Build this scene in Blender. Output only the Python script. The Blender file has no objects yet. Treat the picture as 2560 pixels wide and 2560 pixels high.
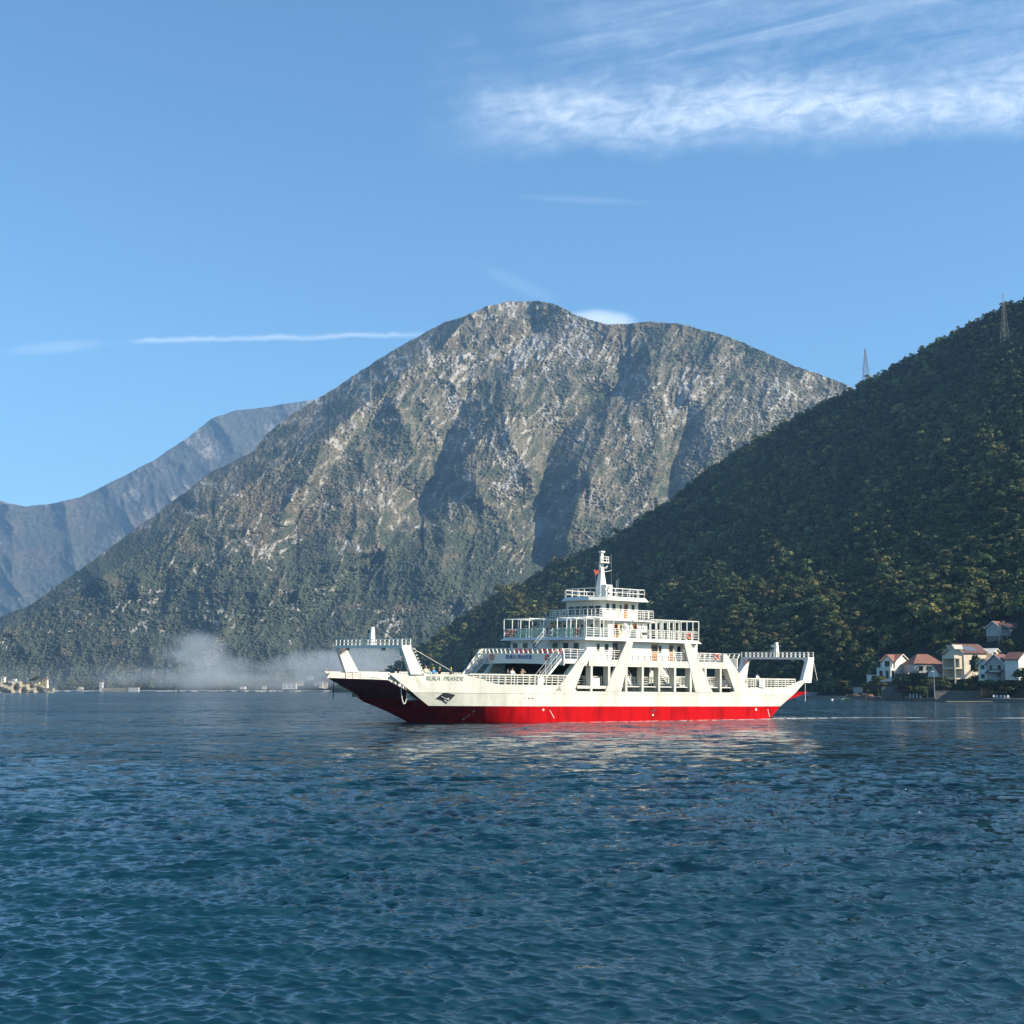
import bpy, math, random
import numpy as np
from mathutils import Matrix, Vector
R_ = math.radians
rng = np.random.default_rng(7)
random.seed(7)
scene = bpy.context.scene
C = scene.collection

# ------------------------------------------------------------------ camera
CAM_F, CAM_H = 3450.0, 3.7            # focal length in pixels of the 2560 px photograph; eye height
HORIZON = 1722.0
PITCH = math.atan((HORIZON - 1280) / CAM_F)
cam = bpy.data.cameras.new('camera'); cam.sensor_width = 36; cam.lens = 36 * CAM_F / 2560
cam.clip_start = 0.5; cam.clip_end = 40000
camo = bpy.data.objects.new('camera', cam); C.objects.link(camo)
camo.location = (0, 0, CAM_H); camo.rotation_euler = (R_(90) + PITCH, 0, 0)
scene.camera = camo

# ------------------------------------------------------------------ sun and sky
SUN_AZ = R_(106)       # clockwise from the view direction (+Y): sun to the right, a little behind the camera
SUN_EL = R_(32)
sund = bpy.data.lights.new('sun', 'SUN'); sund.energy = 5.0; sund.angle = R_(0.5); sund.color = (1.0, 0.90, 0.74)
suno = bpy.data.objects.new('sun', sund); C.objects.link(suno)
sdir = Vector((math.sin(SUN_AZ) * math.cos(SUN_EL), math.cos(SUN_AZ) * math.cos(SUN_EL), math.sin(SUN_EL)))
suno.rotation_euler = sdir.to_track_quat('Z', 'Y').to_euler()
suno.location = (60, -40, 60)
scene.view_settings.view_transform = 'Standard'; scene.view_settings.look = 'None'
scene.view_settings.exposure = 0.84; scene.view_settings.gamma = 1.0
scene.cycles.max_bounces = 6; scene.cycles.diffuse_bounces = 2; scene.cycles.glossy_bounces = 3
scene.cycles.transmission_bounces = 3; scene.cycles.volume_bounces = 0; scene.cycles.transparent_max_bounces = 8
scene.cycles.caustics_reflective = False; scene.cycles.caustics_refractive = False
scene.cycles.sample_clamp_indirect = 6

class NT:
    """tiny node helper"""
    def __init__(s, tree): s.t = tree; tree.nodes.clear()
    def n(s, typ, ins=None, **k):
        nd = s.t.nodes.new(typ)
        for a, v in k.items(): setattr(nd, a, v)
        for a, v in (ins or {}).items():
            if isinstance(v, bpy.types.NodeSocket): s.t.links.new(v, nd.inputs[a])
            else: nd.inputs[a].default_value = v
        return nd
    def m(s, op, a, b=0.0, c=0.0, clamp=False):
        nd = s.n('ShaderNodeMath', {0: a, 1: b, 2: c}, operation=op, use_clamp=clamp); return nd.outputs[0]
    def sm(s, x, lo, hi):                     # smoothstep lo..hi -> 0..1
        nd = s.n('ShaderNodeMapRange', {'Value': x, 'From Min': lo, 'From Max': hi}, interpolation_type='SMOOTHSTEP'); return nd.outputs[0]
    def noise(s, vec, scale, detail=2, rough=.5, dist=0.):
        nd = s.n('ShaderNodeTexNoise', {'Vector': vec, 'Scale': scale, 'Detail': detail, 'Roughness': rough, 'Distortion': dist}); return nd
    def mix(s, f, a, b, blend='MIX'):
        nd = s.n('ShaderNodeMix', None, data_type='RGBA', blend_type=blend)
        for i, v in ((0, f), (6, a), (7, b)):
            if isinstance(v, bpy.types.NodeSocket): s.t.links.new(v, nd.inputs[i])
            else: nd.inputs[i].default_value = v
        return nd.outputs[2]
    def xyz(s, x, y, z): return s.n('ShaderNodeCombineXYZ', {0: x, 1: y, 2: z}).outputs[0]

world = bpy.data.worlds.new('World'); scene.world = world; world.use_nodes = True
w = NT(world.node_tree)
sky = w.n('ShaderNodeTexSky', sky_type='NISHITA', sun_disc=False, sun_elevation=SUN_EL, sun_rotation=SUN_AZ,
          air_density=1.0, dust_density=0.25, ozone_density=3.0, altitude=0.0)
geo = w.n('ShaderNodeTexCoord').outputs['Generated']
sx, sy, sz = (w.n('ShaderNodeSeparateXYZ', {0: geo}).outputs[i] for i in range(3))
ys = w.m('MAXIMUM', sy, 0.06)
U = w.m('DIVIDE', sx, ys); V = w.m('DIVIDE', sz, ys)
front = w.m('GREATER_THAN', sy, 0.06)
# a bank of thin cirrus: lower edge, streaks above it, fading out to the left
wob = w.noise(w.xyz(w.m('MULTIPLY', U, 14.0), w.m('MULTIPLY', V, 14.0), 0.3), 1.0, 4, .6).outputs[0]
wobc = w.m('SUBTRACT', wob, 0.5)
edge = w.m('ADD', w.m('MULTIPLY_ADD', U, 0.030, 0.3960), w.m('MULTIPLY', wobc, 0.050))
above = w.m('SUBTRACT', V, edge)
low = w.sm(above, -0.006, 0.034)
fade = w.m('SUBTRACT', 1.0, w.sm(above, 0.03, 0.075))
st = w.noise(w.xyz(w.m('MULTIPLY_ADD', V, -7.0, w.m('MULTIPLY', U, 5.0)), w.m('MULTIPLY_ADD', V, 46.0, w.m('MULTIPLY', U, -8.0)), 1.7), 1.0, 6, .58, .9).outputs[0]
st2 = w.noise(w.xyz(w.m('MULTIPLY', U, 42.0), w.m('MULTIPLY_ADD', V, 80.0, w.m('MULTIPLY', U, -12.0)), 4.1), 1.0, 7, .66, .5).outputs[0]
bandd = w.m('MULTIPLY', w.m('MULTIPLY', low, fade), w.m('MULTIPLY_ADD', w.sm(st2, .28, .72), .62, .28))
top = w.m('MULTIPLY', w.m('MULTIPLY', w.sm(above, 0.015, 0.05), w.sm(st, .30, .88)), 0.44)
top = w.m('ADD', top, w.m('MULTIPLY', w.m('MULTIPLY', w.sm(above, .01, .05), w.sm(st2, .38, .8)), .18))
leftm = w.sm(w.m('ADD', U, w.m('ADD', w.m('MULTIPLY', wobc, .12), w.m('MULTIPLY', w.m('SUBTRACT', V, .43), -.55))), -0.07, 0.06)
topleft = w.sm(w.m('ADD', U, w.m('MULTIPLY', wobc, .25)), -0.06, 0.14)
cl = w.m('ADD', w.m('MULTIPLY', bandd, leftm), w.m('MULTIPLY', top, topleft))
# small puff behind the summit and a thin straight trail to its left
def blob(u0, v0, ru, rv, amt, tilt=0.0):
    du = w.m('DIVIDE', w.m('SUBTRACT', U, u0), ru)
    dv = w.m('DIVIDE', w.m('SUBTRACT', w.m('SUBTRACT', V, v0), w.m('MULTIPLY', w.m('SUBTRACT', U, u0), tilt)), rv)
    r = w.m('ADD', w.m('MULTIPLY', du, du), w.m('MULTIPLY', dv, dv))
    return w.m('MULTIPLY', w.m('SUBTRACT', 1.0, w.sm(w.m('ADD', r, w.m('MULTIPLY', wobc, 1.2)), 0.0, 1.0)), amt)
cl = w.m('ADD', cl, blob(0.064, 0.2700, 0.034, 0.0115, 1.0))
cl = w.m('ADD', cl, blob(0.004, 0.300, 0.035, 0.007, .10, -.45))
wv = w.noise(w.xyz(w.m('MULTIPLY', U, 22.0), 0.0, 9.0), 1.0, 3, .6).outputs[0]
tv = w.m('ABSOLUTE', w.m('SUBTRACT', w.m('SUBTRACT', V, w.m('MULTIPLY_ADD', U, 0.022, 0.2625)), w.m('MULTIPLY', w.m('SUBTRACT', wv, .5), .012)))
trail = w.m('MULTIPLY', w.m('SUBTRACT', 1.0, w.sm(w.m('ADD', tv, w.m('MULTIPLY', wobc, .004)), -.001, 0.0036)), w.m('MULTIPLY', w.sm(U, -.292, -.268), w.m('SUBTRACT', 1.0, w.sm(U, -.095, -.035))))
cl = w.m('ADD', cl, w.m('MULTIPLY', trail, w.m('MULTIPLY_ADD', wv, 1.3, .0)))
cl = w.m('ADD', cl, blob(-0.335, 0.2515, 0.05, 0.0065, .25, .08))
cl = w.m('ADD', cl, blob(0.05, 0.365, 0.06, 0.004, .10, -.05))
cl = w.m('MULTIPLY', w.m('MINIMUM', w.m('MULTIPLY', cl, .60), 0.60), front)
tint = w.mix(1.0, sky.outputs[0], (0.69, 0.97, 1.07, 1), 'MULTIPLY')
skyc = w.mix(cl, tint, (7.2, 7.9, 8.8, 1))
bg = w.n('ShaderNodeBackground', {'Color': skyc, 'Strength': 0.101})
w.n('ShaderNodeOutputWorld', {'Surface': bg.outputs[0]})

# ------------------------------------------------------------------ picture geometry -> places in the world
_cp, _sp = math.cos(PITCH), math.sin(PITCH)
def ray(x, y):
    """direction (per unit of world Y) through a pixel of the 2560 px photograph; arrays allowed"""
    cx = (np.asarray(x, float) - 1280) / CAM_F; cz = (1280 - np.asarray(y, float)) / CAM_F
    ry = _cp - _sp * cz; rz = _sp + _cp * cz
    return cx / ry, rz / ry
def at(x, y, D):
    a, b = ray(x, y); return Vector((float(a * D), float(D), float(CAM_H + b * D)))
def foot(x, D, z=0.0):
    a, b = ray(x, HORIZON); return Vector((float(a * D), D, z))

# ------------------------------------------------------------------ helpers
def tag(o, label=None, cat=None, group=None, kind=None):
    if label: o['label'] = label
    if cat: o['category'] = cat
    if group: o['group'] = group
    if kind: o['kind'] = kind
    return o
def empty(name, M=None, label=None, cat=None, group=None):
    o = bpy.data.objects.new(name, None); C.objects.link(o); o.empty_display_size = .3
    if M is not None: o.matrix_world = M if isinstance(M, Matrix) else Matrix.Translation(M)
    return tag(o, label, cat, group)
def np_mesh(name, verts, faces, mats, parent=None, smooth=False, col=None, midx=None, attrs=None):
    """faces: (n,k) int array, all same k"""
    me = bpy.data.meshes.new(name)
    verts = np.asarray(verts, np.float32); faces = np.asarray(faces, np.int32)
    nf, k = faces.shape
    me.vertices.add(len(verts)); me.vertices.foreach_set('co', verts.ravel())
    me.loops.add(nf * k); me.loops.foreach_set('vertex_index', faces.ravel())
    me.polygons.add(nf); me.polygons.foreach_set('loop_start', np.arange(0, nf * k, k, dtype=np.int32))
    if smooth: me.polygons.foreach_set('use_smooth', np.ones(nf, bool))
    if midx is not None: me.polygons.foreach_set('material_index', np.asarray(midx, np.int32))
    for mm in (mats if isinstance(mats, (list, tuple)) else [mats]): me.materials.append(mm)
    me.update(calc_edges=True)
    if col is not None:
        a = me.color_attributes.new('Col', 'FLOAT_COLOR', 'POINT')
        c4 = np.ones((len(verts), 4), np.float32); c4[:, :3] = col
        a.data.foreach_set('color', c4.ravel())
    for an, av in (attrs or {}).items():
        a = me.attributes.new(an, 'FLOAT', 'POINT'); a.data.foreach_set('value', np.asarray(av, np.float32).ravel())
    o = bpy.data.objects.new(name, me); C.objects.link(o)
    if parent: o.parent = parent
    return o

_perm = np.random.default_rng(11).permutation(4096)
def _h(i, j): return _perm[(_perm[i & 4095] + j) & 4095]
def perlin(x, y):
    xi = np.floor(x).astype(np.int64); yi = np.floor(y).astype(np.int64); xf = x - xi; yf = y - yi
    u = xf**3 * (xf * (xf * 6 - 15) + 10); v = yf**3 * (yf * (yf * 6 - 15) + 10)
    def g(i, j, dx, dy):
        a = _h(i, j) * (2 * np.pi / 4096); return np.cos(a) * dx + np.sin(a) * dy
    n0 = g(xi, yi, xf, yf) * (1 - u) + g(xi + 1, yi, xf - 1, yf) * u
    n1 = g(xi, yi + 1, xf, yf - 1) * (1 - u) + g(xi + 1, yi + 1, xf - 1, yf - 1) * u
    return (n0 * (1 - v) + n1 * v) * 1.5
def fbm(x, y, o=5, g=.5, l=2.03):
    s = 0; a = 1.; t = 0
    for k in range(o): s = s + a * perlin(x + 17.3 * k, y - 9.1 * k); t += a; a *= g; x = x * l; y = y * l
    return s / t
def ridged(x, y, o=5, g=.5, l=2.07):
    s = 0; a = 1.; t = 0; wgt = 1.
    for k in range(o):
        n = (1 - np.abs(perlin(x + 31.7 * k, y + 5.9 * k)) * 1.6); n = np.clip(n, 0, 1)**2 * wgt
        s = s + a * n; t += a; wgt = np.clip(n * 1.6, .15, 1); a *= g; x = x * l; y = y * l
    return s / t
def sstep(x, a, b):
    t = np.clip((x - a) / (b - a), 0, 1); return t * t * (3 - 2 * t)

# ------------------------------------------------------------------ materials
MATS = {}
def mat(name, color, rough=.6, metal=0., spec=.5, var=.0, vscale=3., streak=False, emission=None, alpha=None, trans=0.):
    if name in MATS: return MATS[name]
    m = bpy.data.materials.new(name); m.use_nodes = True; t = NT(m.node_tree)
    col = (*color, 1)
    p = t.n('ShaderNodeBsdfPrincipled', {'Roughness': rough, 'Metallic': metal, 'Specular IOR Level': spec})
    if var > 0:
        co = t.n('ShaderNodeTexCoord').outputs['Object']
        if streak: co = t.n('ShaderNodeMapping', {'Vector': co, 'Scale': (1, 1, .22)}).outputs[0]
        nz = t.noise(co, vscale, 6, .62).outputs[0]
        f = t.sm(nz, .38, .72)
        c = t.mix(f, col, tuple(x * (1 - var) for x in color) + (1,))
        t.t.links.new(c, p.inputs['Base Color'])
    else: p.inputs['Base Color'].default_value = col
    if trans: p.inputs['Transmission Weight'].default_value = trans
    t.n('ShaderNodeOutputMaterial', {'Surface': p.outputs[0]})
    MATS[name] = m; return m
def attr_mat(name, rough=.9, nscale=.15, namt=.35, spec=.1, transl=0.):
    m = bpy.data.materials.new(name); m.use_nodes = True; t = NT(m.node_tree)
    a = t.n('ShaderNodeAttribute', attribute_name='Col').outputs['Color']
    co = t.n('ShaderNodeTexCoord').outputs['Object']
    nz = t.noise(co, nscale, 4, .65).outputs[0]
    f = t.m('MULTIPLY_ADD', nz, 2 * namt, 1 - namt)
    c = t.mix(1.0, a, t.n('ShaderNodeCombineColor', {0: f, 1: f, 2: f}).outputs[0], 'MULTIPLY')
    p = t.n('ShaderNodeBsdfPrincipled', {'Base Color': c, 'Roughness': rough, 'Specular IOR Level': spec})
    out = p.outputs[0]
    if transl:
        tr = t.n('ShaderNodeBsdfTranslucent', {'Color': c})
        out = t.n('ShaderNodeMixShader', {0: transl, 1: out, 2: tr.outputs[0]}).outputs[0]
    t.n('ShaderNodeOutputMaterial', {'Surface': out})
    MATS[name] = m; return m
M_WHITE = mat('white_paint', (.70, .68, .61), .5, var=.10, vscale=1.2, streak=True)
M_HULL = mat('hull_white', (.62, .595, .505), .5, var=.24, vscale=.8, streak=True)
M_RED = mat('hull_red', (.46, .003, .005), .7, spec=.05, var=.45, vscale=.9, streak=True)
M_GLASS = mat('dark_glass', (.008, .014, .015), .25, spec=.25)
M_DOOR = mat('varnished_wood', (.42, .17, .05), .45, var=.3, vscale=5)
M_DECK = mat('deck_paint', (.10, .16, .13), .6, var=.3)
M_DARK = mat('dark_metal', (.02, .02, .022), .5)
M_ROPE = mat('rope', (.62, .58, .50), .9, var=.2)
M_ORANGE = mat('life_ring_orange', (.75, .10, .04), .5)
M_REDV = mat('red_vinyl', (.62, .03, .025), .5, var=.1)
M_BLUE = mat('blue_lettering', (.01, .07, .30), .5)
M_GREY = mat('grey_lettering', (.20, .24, .20), .6)
M_STEEL = mat('galvanised_steel', (.38, .38, .38), .5, metal=.5)
# ------------------------------------------------------------------ mesh builder
class MB:
    def __init__(s): s.v = []; s.f = []; s.m = []; s.cur = 0
    def add(s, vs, fs):
        b = len(s.v); s.v += [tuple(map(float, p)) for p in vs]; s.f += [tuple(b + i for i in f) for f in fs]; s.m += [s.cur] * len(fs); return s
    def mi(s, k): s.cur = k; return s
    def box(s, x0, x1, y0, y1, z0, z1):
        return s.add([(x0, y0, z0), (x1, y0, z0), (x1, y1, z0), (x0, y1, z0), (x0, y0, z1), (x1, y0, z1), (x1, y1, z1), (x0, y1, z1)],
                     [(0, 3, 2, 1), (4, 5, 6, 7), (0, 1, 5, 4), (1, 2, 6, 5), (2, 3, 7, 6), (3, 0, 4, 7)])
    def prism(s, poly, a0, a1, axis):
        """polygon in the two other axes (in xyz order), extruded along axis ('x','y','z')"""
        n = len(poly)
        def P(p, a): return {'x': (a, p[0], p[1]), 'y': (p[0], a, p[1]), 'z': (p[0], p[1], a)}[axis]
        vs = [P(p, a0) for p in poly] + [P(p, a1) for p in poly]
        return s.add(vs, [tuple(range(n))[::-1], tuple(range(n, 2 * n))] + [(i, (i + 1) % n, n + (i + 1) % n, n + i) for i in range(n)])
    def loft(s, rings, closed=True, caps=True):
        n = len(rings[0]); vs = [p for r in rings for p in r]; fs = []
        for j in range(len(rings) - 1):
            for i in range(n if closed else n - 1):
                k = (i + 1) % n; fs.append((j * n + i, j * n + k, (j + 1) * n + k, (j + 1) * n + i))
        if caps: fs += [tuple(range(n))[::-1], tuple(range((len(rings) - 1) * n, len(rings) * n))]
        return s.add(vs, fs)
    def tube(s, p, q, r0, r1=None, n=6, caps=True):
        r1 = r0 if r1 is None else r1; p = Vector(p); q = Vector(q); d = (q - p)
        if d.length < 1e-6: return s
        d.normalize(); a = d.orthogonal().normalized(); b = d.cross(a)
        ring = lambda c, r: [tuple(c + a * (r * math.cos(2 * math.pi * i / n)) + b * (r * math.sin(2 * math.pi * i / n))) for i in range(n)]
        return s.loft([ring(p, r0), ring(q, r1)], True, caps)
    def path(s, pts, r, n=6):
        for p, q in zip(pts[:-1], pts[1:]): s.tube(p, q, r, r, n)
        return s
    def beam(s, p, q, wx, wy, up=(0, 0, 1)):
        """square bar between two points; wx across, wy along 'up'"""
        p = Vector(p); q = Vector(q); d = (q - p).normalized(); u = Vector(up); sd = d.cross(u)
        sd = sd.normalized() if sd.length > 1e-5 else d.orthogonal().normalized(); u = sd.cross(d)
        ring = lambda c: [tuple(c + sd * (a * wx / 2) + u * (b * wy / 2)) for a, b in ((-1, -1), (1, -1), (1, 1), (-1, 1))]
        return s.loft([ring(p), ring(q)])
    def ellipsoid(s, c, rx, ry, rz, nu=12, nv=8):
        rings = []
        for j in range(1, nv):
            t = math.pi * j / nv; rings.append([(c[0] + rx * math.sin(t) * math.cos(2 * math.pi * i / nu), c[1] + ry * math.sin(t) * math.sin(2 * math.pi * i / nu), c[2] - rz * math.cos(t)) for i in range(nu)])
        b = len(s.v); s.loft(rings, True, False)
        lo = len(s.v); s.v += [(c[0], c[1], c[2] - rz), (c[0], c[1], c[2] + rz)]
        for i in range(nu):
            k = (i + 1) % nu; s.f += [(lo, b + k, b + i), (lo + 1, b + (nv - 2) * nu + i, b + (nv - 2) * nu + k)]; s.m += [s.cur] * 2
        return s
    def torus(s, c, R, r, axis='y', nu=20, nv=8, segs=None):
        rings = []
        for i in range(nu + 1):
            a = 2 * math.pi * i / nu; ring = []
            for j in range(nv):
                b = 2 * math.pi * j / nv; rr = R + r * math.cos(b); h = r * math.sin(b)
                p = (rr * math.cos(a), h, rr * math.sin(a)) if axis == 'y' else ((h, rr * math.cos(a), rr * math.sin(a)) if axis == 'x' else (rr * math.cos(a), rr * math.sin(a), h))
                ring.append((c[0] + p[0], c[1] + p[1], c[2] + p[2]))
            rings.append(ring)
        for i in range(nu):
            s.cur = 0 if segs is None else segs(i); s.loft([rings[i], rings[i + 1]], True, False)
        return s
    def build(s, name, mats, parent=None, smooth=False, bevel=0.):
        me = bpy.data.meshes.new(name); me.from_pydata(s.v, [], s.f)
        for mm in (mats if isinstance(mats, (list, tuple)) else [mats]): me.materials.append(mm)
        if any(s.m): me.polygons.foreach_set('material_index', s.m)
        if smooth: me.polygons.foreach_set('use_smooth', [True] * len(s.f))
        me.update(); me.validate()
        o = bpy.data.objects.new(name, me); C.objects.link(o)
        if parent: o.parent = parent
        if bevel:
            md = o.modifiers.new('bevel', 'BEVEL'); md.width = bevel; md.segments = 2; md.limit_method = 'ANGLE'
        return o
def copy_tree(o, parent=None, M=None):
    c = o.copy(); C.objects.link(c); c.parent = parent
    if M is not None: c.matrix_world = M
    for ch in list(o.children): copy_tree(ch, c)
    return c
def text_mesh(s, size, m, name, parent, M, depth=.01, shear=0., sx=1.0):
    cu = bpy.data.curves.new(name, 'FONT'); cu.body = s; cu.size = size; cu.extrude = depth; cu.shear = shear; cu.align_x = 'CENTER'; cu.align_y = 'CENTER'; cu.offset = .012 * size
    tmp = bpy.data.objects.new('lettering_source', cu); C.objects.link(tmp)
    dg = bpy.context.evaluated_depsgraph_get(); me = bpy.data.meshes.new_from_object(tmp.evaluated_get(dg)); C.objects.unlink(tmp); bpy.data.objects.remove(tmp)
    me.materials.clear(); me.materials.append(m)
    o = bpy.data.objects.new(name, me); C.objects.link(o); o.parent = parent
    o.matrix_local = M @ Matrix.Diagonal((sx, 1, 1, 1)); return o
# ------------------------------------------------------------------ water
def make_water():
    px_rows = np.concatenate([np.linspace(5.2, 60, 200), np.linspace(60, 900, 1050)[1:]])     # pixels below the horizon
    yy = HORIZON + px_rows[::-1]
    a, b = ray(1280, yy); D = -CAM_H / b
    D = np.concatenate([np.linspace(5, D[0] - .2, 25), D, ])
    ang = np.tan(np.concatenate([-np.linspace(R_(66), R_(25), 140)[:-1], np.linspace(-R_(25), R_(25), 1150), np.linspace(R_(25), R_(66), 140)[1:]])); nx = len(ang)
    X = D[:, None] * ang[None, :]; Y = np.repeat(D[:, None], nx, 1)
    dy = np.gradient(D)[:, None]; dx = D[:, None] * np.gradient(ang)[None, :]
    rv = np.zeros(X.shape); Z = np.zeros_like(X); DX = np.zeros_like(X); DY = np.zeros_like(X)
    r = np.random.default_rng(3)
    n = 120
    lam = np.exp(np.linspace(math.log(.12), math.log(6.), n)) * r.uniform(.93, 1.07, n)
    gust = np.clip(.80 + .95 * fbm(X * .020 + 3, Y * .010, 4), .35, 1.22)
    for l in lam:
        th = r.normal(R_(-6), R_(14 if l > .6 else 25)); ph = r.uniform(0, 2 * np.pi); k = 2 * np.pi / l
        cx, cy = math.sin(th), math.cos(th)
        amp = (.0112 * l**.80 * math.exp(-l / 1.1) + .0030 * l * math.exp(-(l / 3.6)**2)) * r.uniform(.6, 1.3)
        sp = abs(cx) * dx + abs(cy) * dy
        lod = sstep(l / sp, 2.0, 4.5); wgt = lod * amp * gust; rv += (1 - lod) * (k * amp)**2 / 2
        arg = k * (cx * X + cy * Y) + ph
        s, c = np.sin(arg), np.cos(arg)
        Z += wgt * s; DX += wgt * cx * c * .62; DY += wgt * cy * c * .62
    # foam: along the ferry's waterline and two wake lines astern
    O = np.array([FERRY_O.x, FERRY_O.y]); eu = np.array([math.cos(R_(35)), math.sin(R_(35))]); ev = np.array([-eu[1], eu[0]])
    uu = (X - O[0]) * eu[0] + (Y - O[1]) * eu[1]; vv = (X - O[0]) * ev[0] + (Y - O[1]) * ev[1]
    nz = fbm(uu * .8, vv * 2.2, 4); nz2 = fbm(uu * .22 + 5, vv * .9, 4)
    side = sstep(uu, -9, 2) * (1 - sstep(uu, 34, 44)) * np.exp(-np.clip(-vv, 0, 99) / 1.6) * (vv < 1) * sstep(nz, -.25, .25)
    spread = sstep(uu, -4, 8) * np.exp(-np.clip(-vv - .2, 0, 99) / 2.2) * (vv < 1) * (1 - sstep(uu, 36, 60)) * sstep(nz, .05, .4) * .72
    f = side * .95 + spread
    a_, b_ = ray(1280, HORIZON)
    pxx = 1280 + CAM_F * X / Y * _cp; pyy = CAM_H / Y * CAM_F          # only used to lay the wake band out in plan
    w1 = foot(2010, 182.0); w2 = foot(2900, 176.0); w3 = foot(2010, 166.0); w4 = foot(2900, 157.0)
    for (p, q, wd, am) in ((w1, w2, 2.0, 1.0), (w3, w4, 1.6, .55)):
        d = np.array([q.x - p.x, q.y - p.y]); L = np.hypot(*d); d /= L
        s = (X - p.x) * d[0] + (Y - p.y) * d[1]; t = -(X - p.x) * d[1] + (Y - p.y) * d[0] + 1.2 * fbm(s * .03, s * 0 + 2, 2)
        f = f + am * np.exp(-(t / wd)**2) * sstep(s, -6, 14) * sstep(fbm(s * .12, t * .6, 4), -.12, .30)
    f = f + .8 * np.exp(-((uu - 33) / 5)**2 - ((vv - 6) / 7)**2) * sstep(nz, -.1, .35)
    f = np.clip(f, 0, 1)
    Z = np.where(Y > 2, Z, 0)
    Z[:, 0] = Z[:, -1] = -.56; Z[0] = -.56
    P = np.stack([X + DX, Y + DY, Z], -1).reshape(-1, 3)
    ny = len(D)
    i = (np.arange(ny - 1)[:, None] * nx + np.arange(nx - 1)[None, :]).ravel()
    F = np.stack([i, i + 1, i + nx + 1, i + nx], 1)
    # the rest of the bay, out to the hills and behind the camera, as flat sheets joined to it below the chop
    base = len(P)
    big = np.array([[-9000, -3000, -.55], [9000, -3000, -.55], [9000, 12000, -.55], [-9000, 12000, -.55]])
    P = np.concatenate([P, big]); F = np.concatenate([F, [[base, base + 1, base + 2, base + 3]]])
    fo = np.concatenate([f.ravel(), np.zeros(4)])
    m = bpy.data.materials.new('sea_water'); m.use_nodes = True; t = NT(m.node_tree)
    g = t.n('ShaderNodeNewGeometry'); pos = g.outputs['Position']
    def slope(scale, amt, det, sc=(1, 1, 1)):
        v = t.n('ShaderNodeMapping', {'Vector': pos, 'Scale': sc}).outputs[0]
        c = t.noise(v, scale, det, .6).outputs['Color']
        v = t.n('ShaderNodeVectorMath', {0: c, 1: (.5, .5, .5)}, operation='SUBTRACT').outputs[0]
        return t.n('ShaderNodeVectorMath', {0: v, 1: (amt * .7, amt, 0)}, operation='MULTIPLY').outputs[0]
    s0 = slope(.42, 1.1, 3, (.8, 1, 1)); s1 = slope(1.9, 1.5, 5, (.62, 1, 1)); s2 = slope(7.0, .6, 3, (.5, 1, 1))
    sm_ = t.n('ShaderNodeVectorMath', {0: s1, 1: s2}, operation='ADD').outputs[0]; sm_ = t.n('ShaderNodeVectorMath', {0: sm_, 1: s0}, operation='ADD').outputs[0]
    streak = t.sm(t.noise(t.n('ShaderNodeMapping', {'Vector': pos, 'Scale': (.28, 1, 1), 'Rotation': (0, 0, .12)}).outputs[0], .035, 5, .6).outputs[0], .34, .66)   # wind streaks
    ch = t.n('ShaderNodeAttribute', attribute_name='chop').outputs['Fac']      # short waves too fine for the mesh, as slope
    sm_ = t.n('ShaderNodeVectorMath', {0: sm_, 3: t.m('MULTIPLY', t.m('MULTIPLY_ADD', ch, 7.0, .35), t.m('MULTIPLY_ADD', streak, .8, .6))}, operation='SCALE').outputs[0]
    nn = t.n('ShaderNodeVectorMath', {0: g.outputs['Normal'], 1: sm_}, operation='ADD').outputs[0]
    nn = t.n('ShaderNodeVectorMath', {0: nn}, operation='NORMALIZE').outputs[0]
    fa = t.n('ShaderNodeAttribute', attribute_name='foam').outputs['Fac']
    fn = t.noise(pos, 2.5, 5, .7).outputs[0]
    ff = t.m('MULTIPLY', fa, t.sm(fn, .30, .56))
    pw = t.n('ShaderNodeBsdfPrincipled', {'Base Color': (.001, .024, .036, 1), 'Roughness': .10, 'IOR': 1.50, 'Normal': nn, 'Specular IOR Level': .9})
    pf = t.n('ShaderNodeBsdfDiffuse', {'Color': (.75, .78, .80, 1)})
    mx = t.n('ShaderNodeMixShader', {0: ff, 1: pw.outputs[0], 2: pf.outputs[0]})
    t.n('ShaderNodeOutputMaterial', {'Surface': mx.outputs[0]})
    o = np_mesh('water', P, F, m, smooth=True, attrs={'foam': fo, 'chop': np.concatenate([(np.sqrt(rv) * gust).ravel(), np.full(4, .15)])})
    tag(o, kind='structure')

# ferry pose (bow to the left and towards the camera; +u aft, +v to the far side, +w up)
FERRY_TH, FERRY_HEEL, FERRY_TRIM, FERRY_D = R_(35), R_(1.3), R_(.43), 157.0
FERRY_O = Vector(((1466 - 1280) / CAM_F * FERRY_D, FERRY_D, 0))
def ferry_matrix():
    eu = Vector((math.cos(FERRY_TH), math.sin(FERRY_TH), 0)); ev = Vector((-math.sin(FERRY_TH), math.cos(FERRY_TH), 0)); ew = Vector((0, 0, 1))
    a, t = FERRY_HEEL, FERRY_TRIM
    ev2 = ev * math.cos(a) + ew * math.sin(a); ew2 = ew * math.cos(a) - ev * math.sin(a)
    eu2 = eu * math.cos(t) - ew2 * math.sin(t); ew3 = ew2 * math.cos(t) + eu * math.sin(t)
    M = Matrix((eu2, ev2, ew3)).transposed().to_4x4(); M.translation = FERRY_O; return M
FM = ferry_matrix()
make_water()

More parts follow.
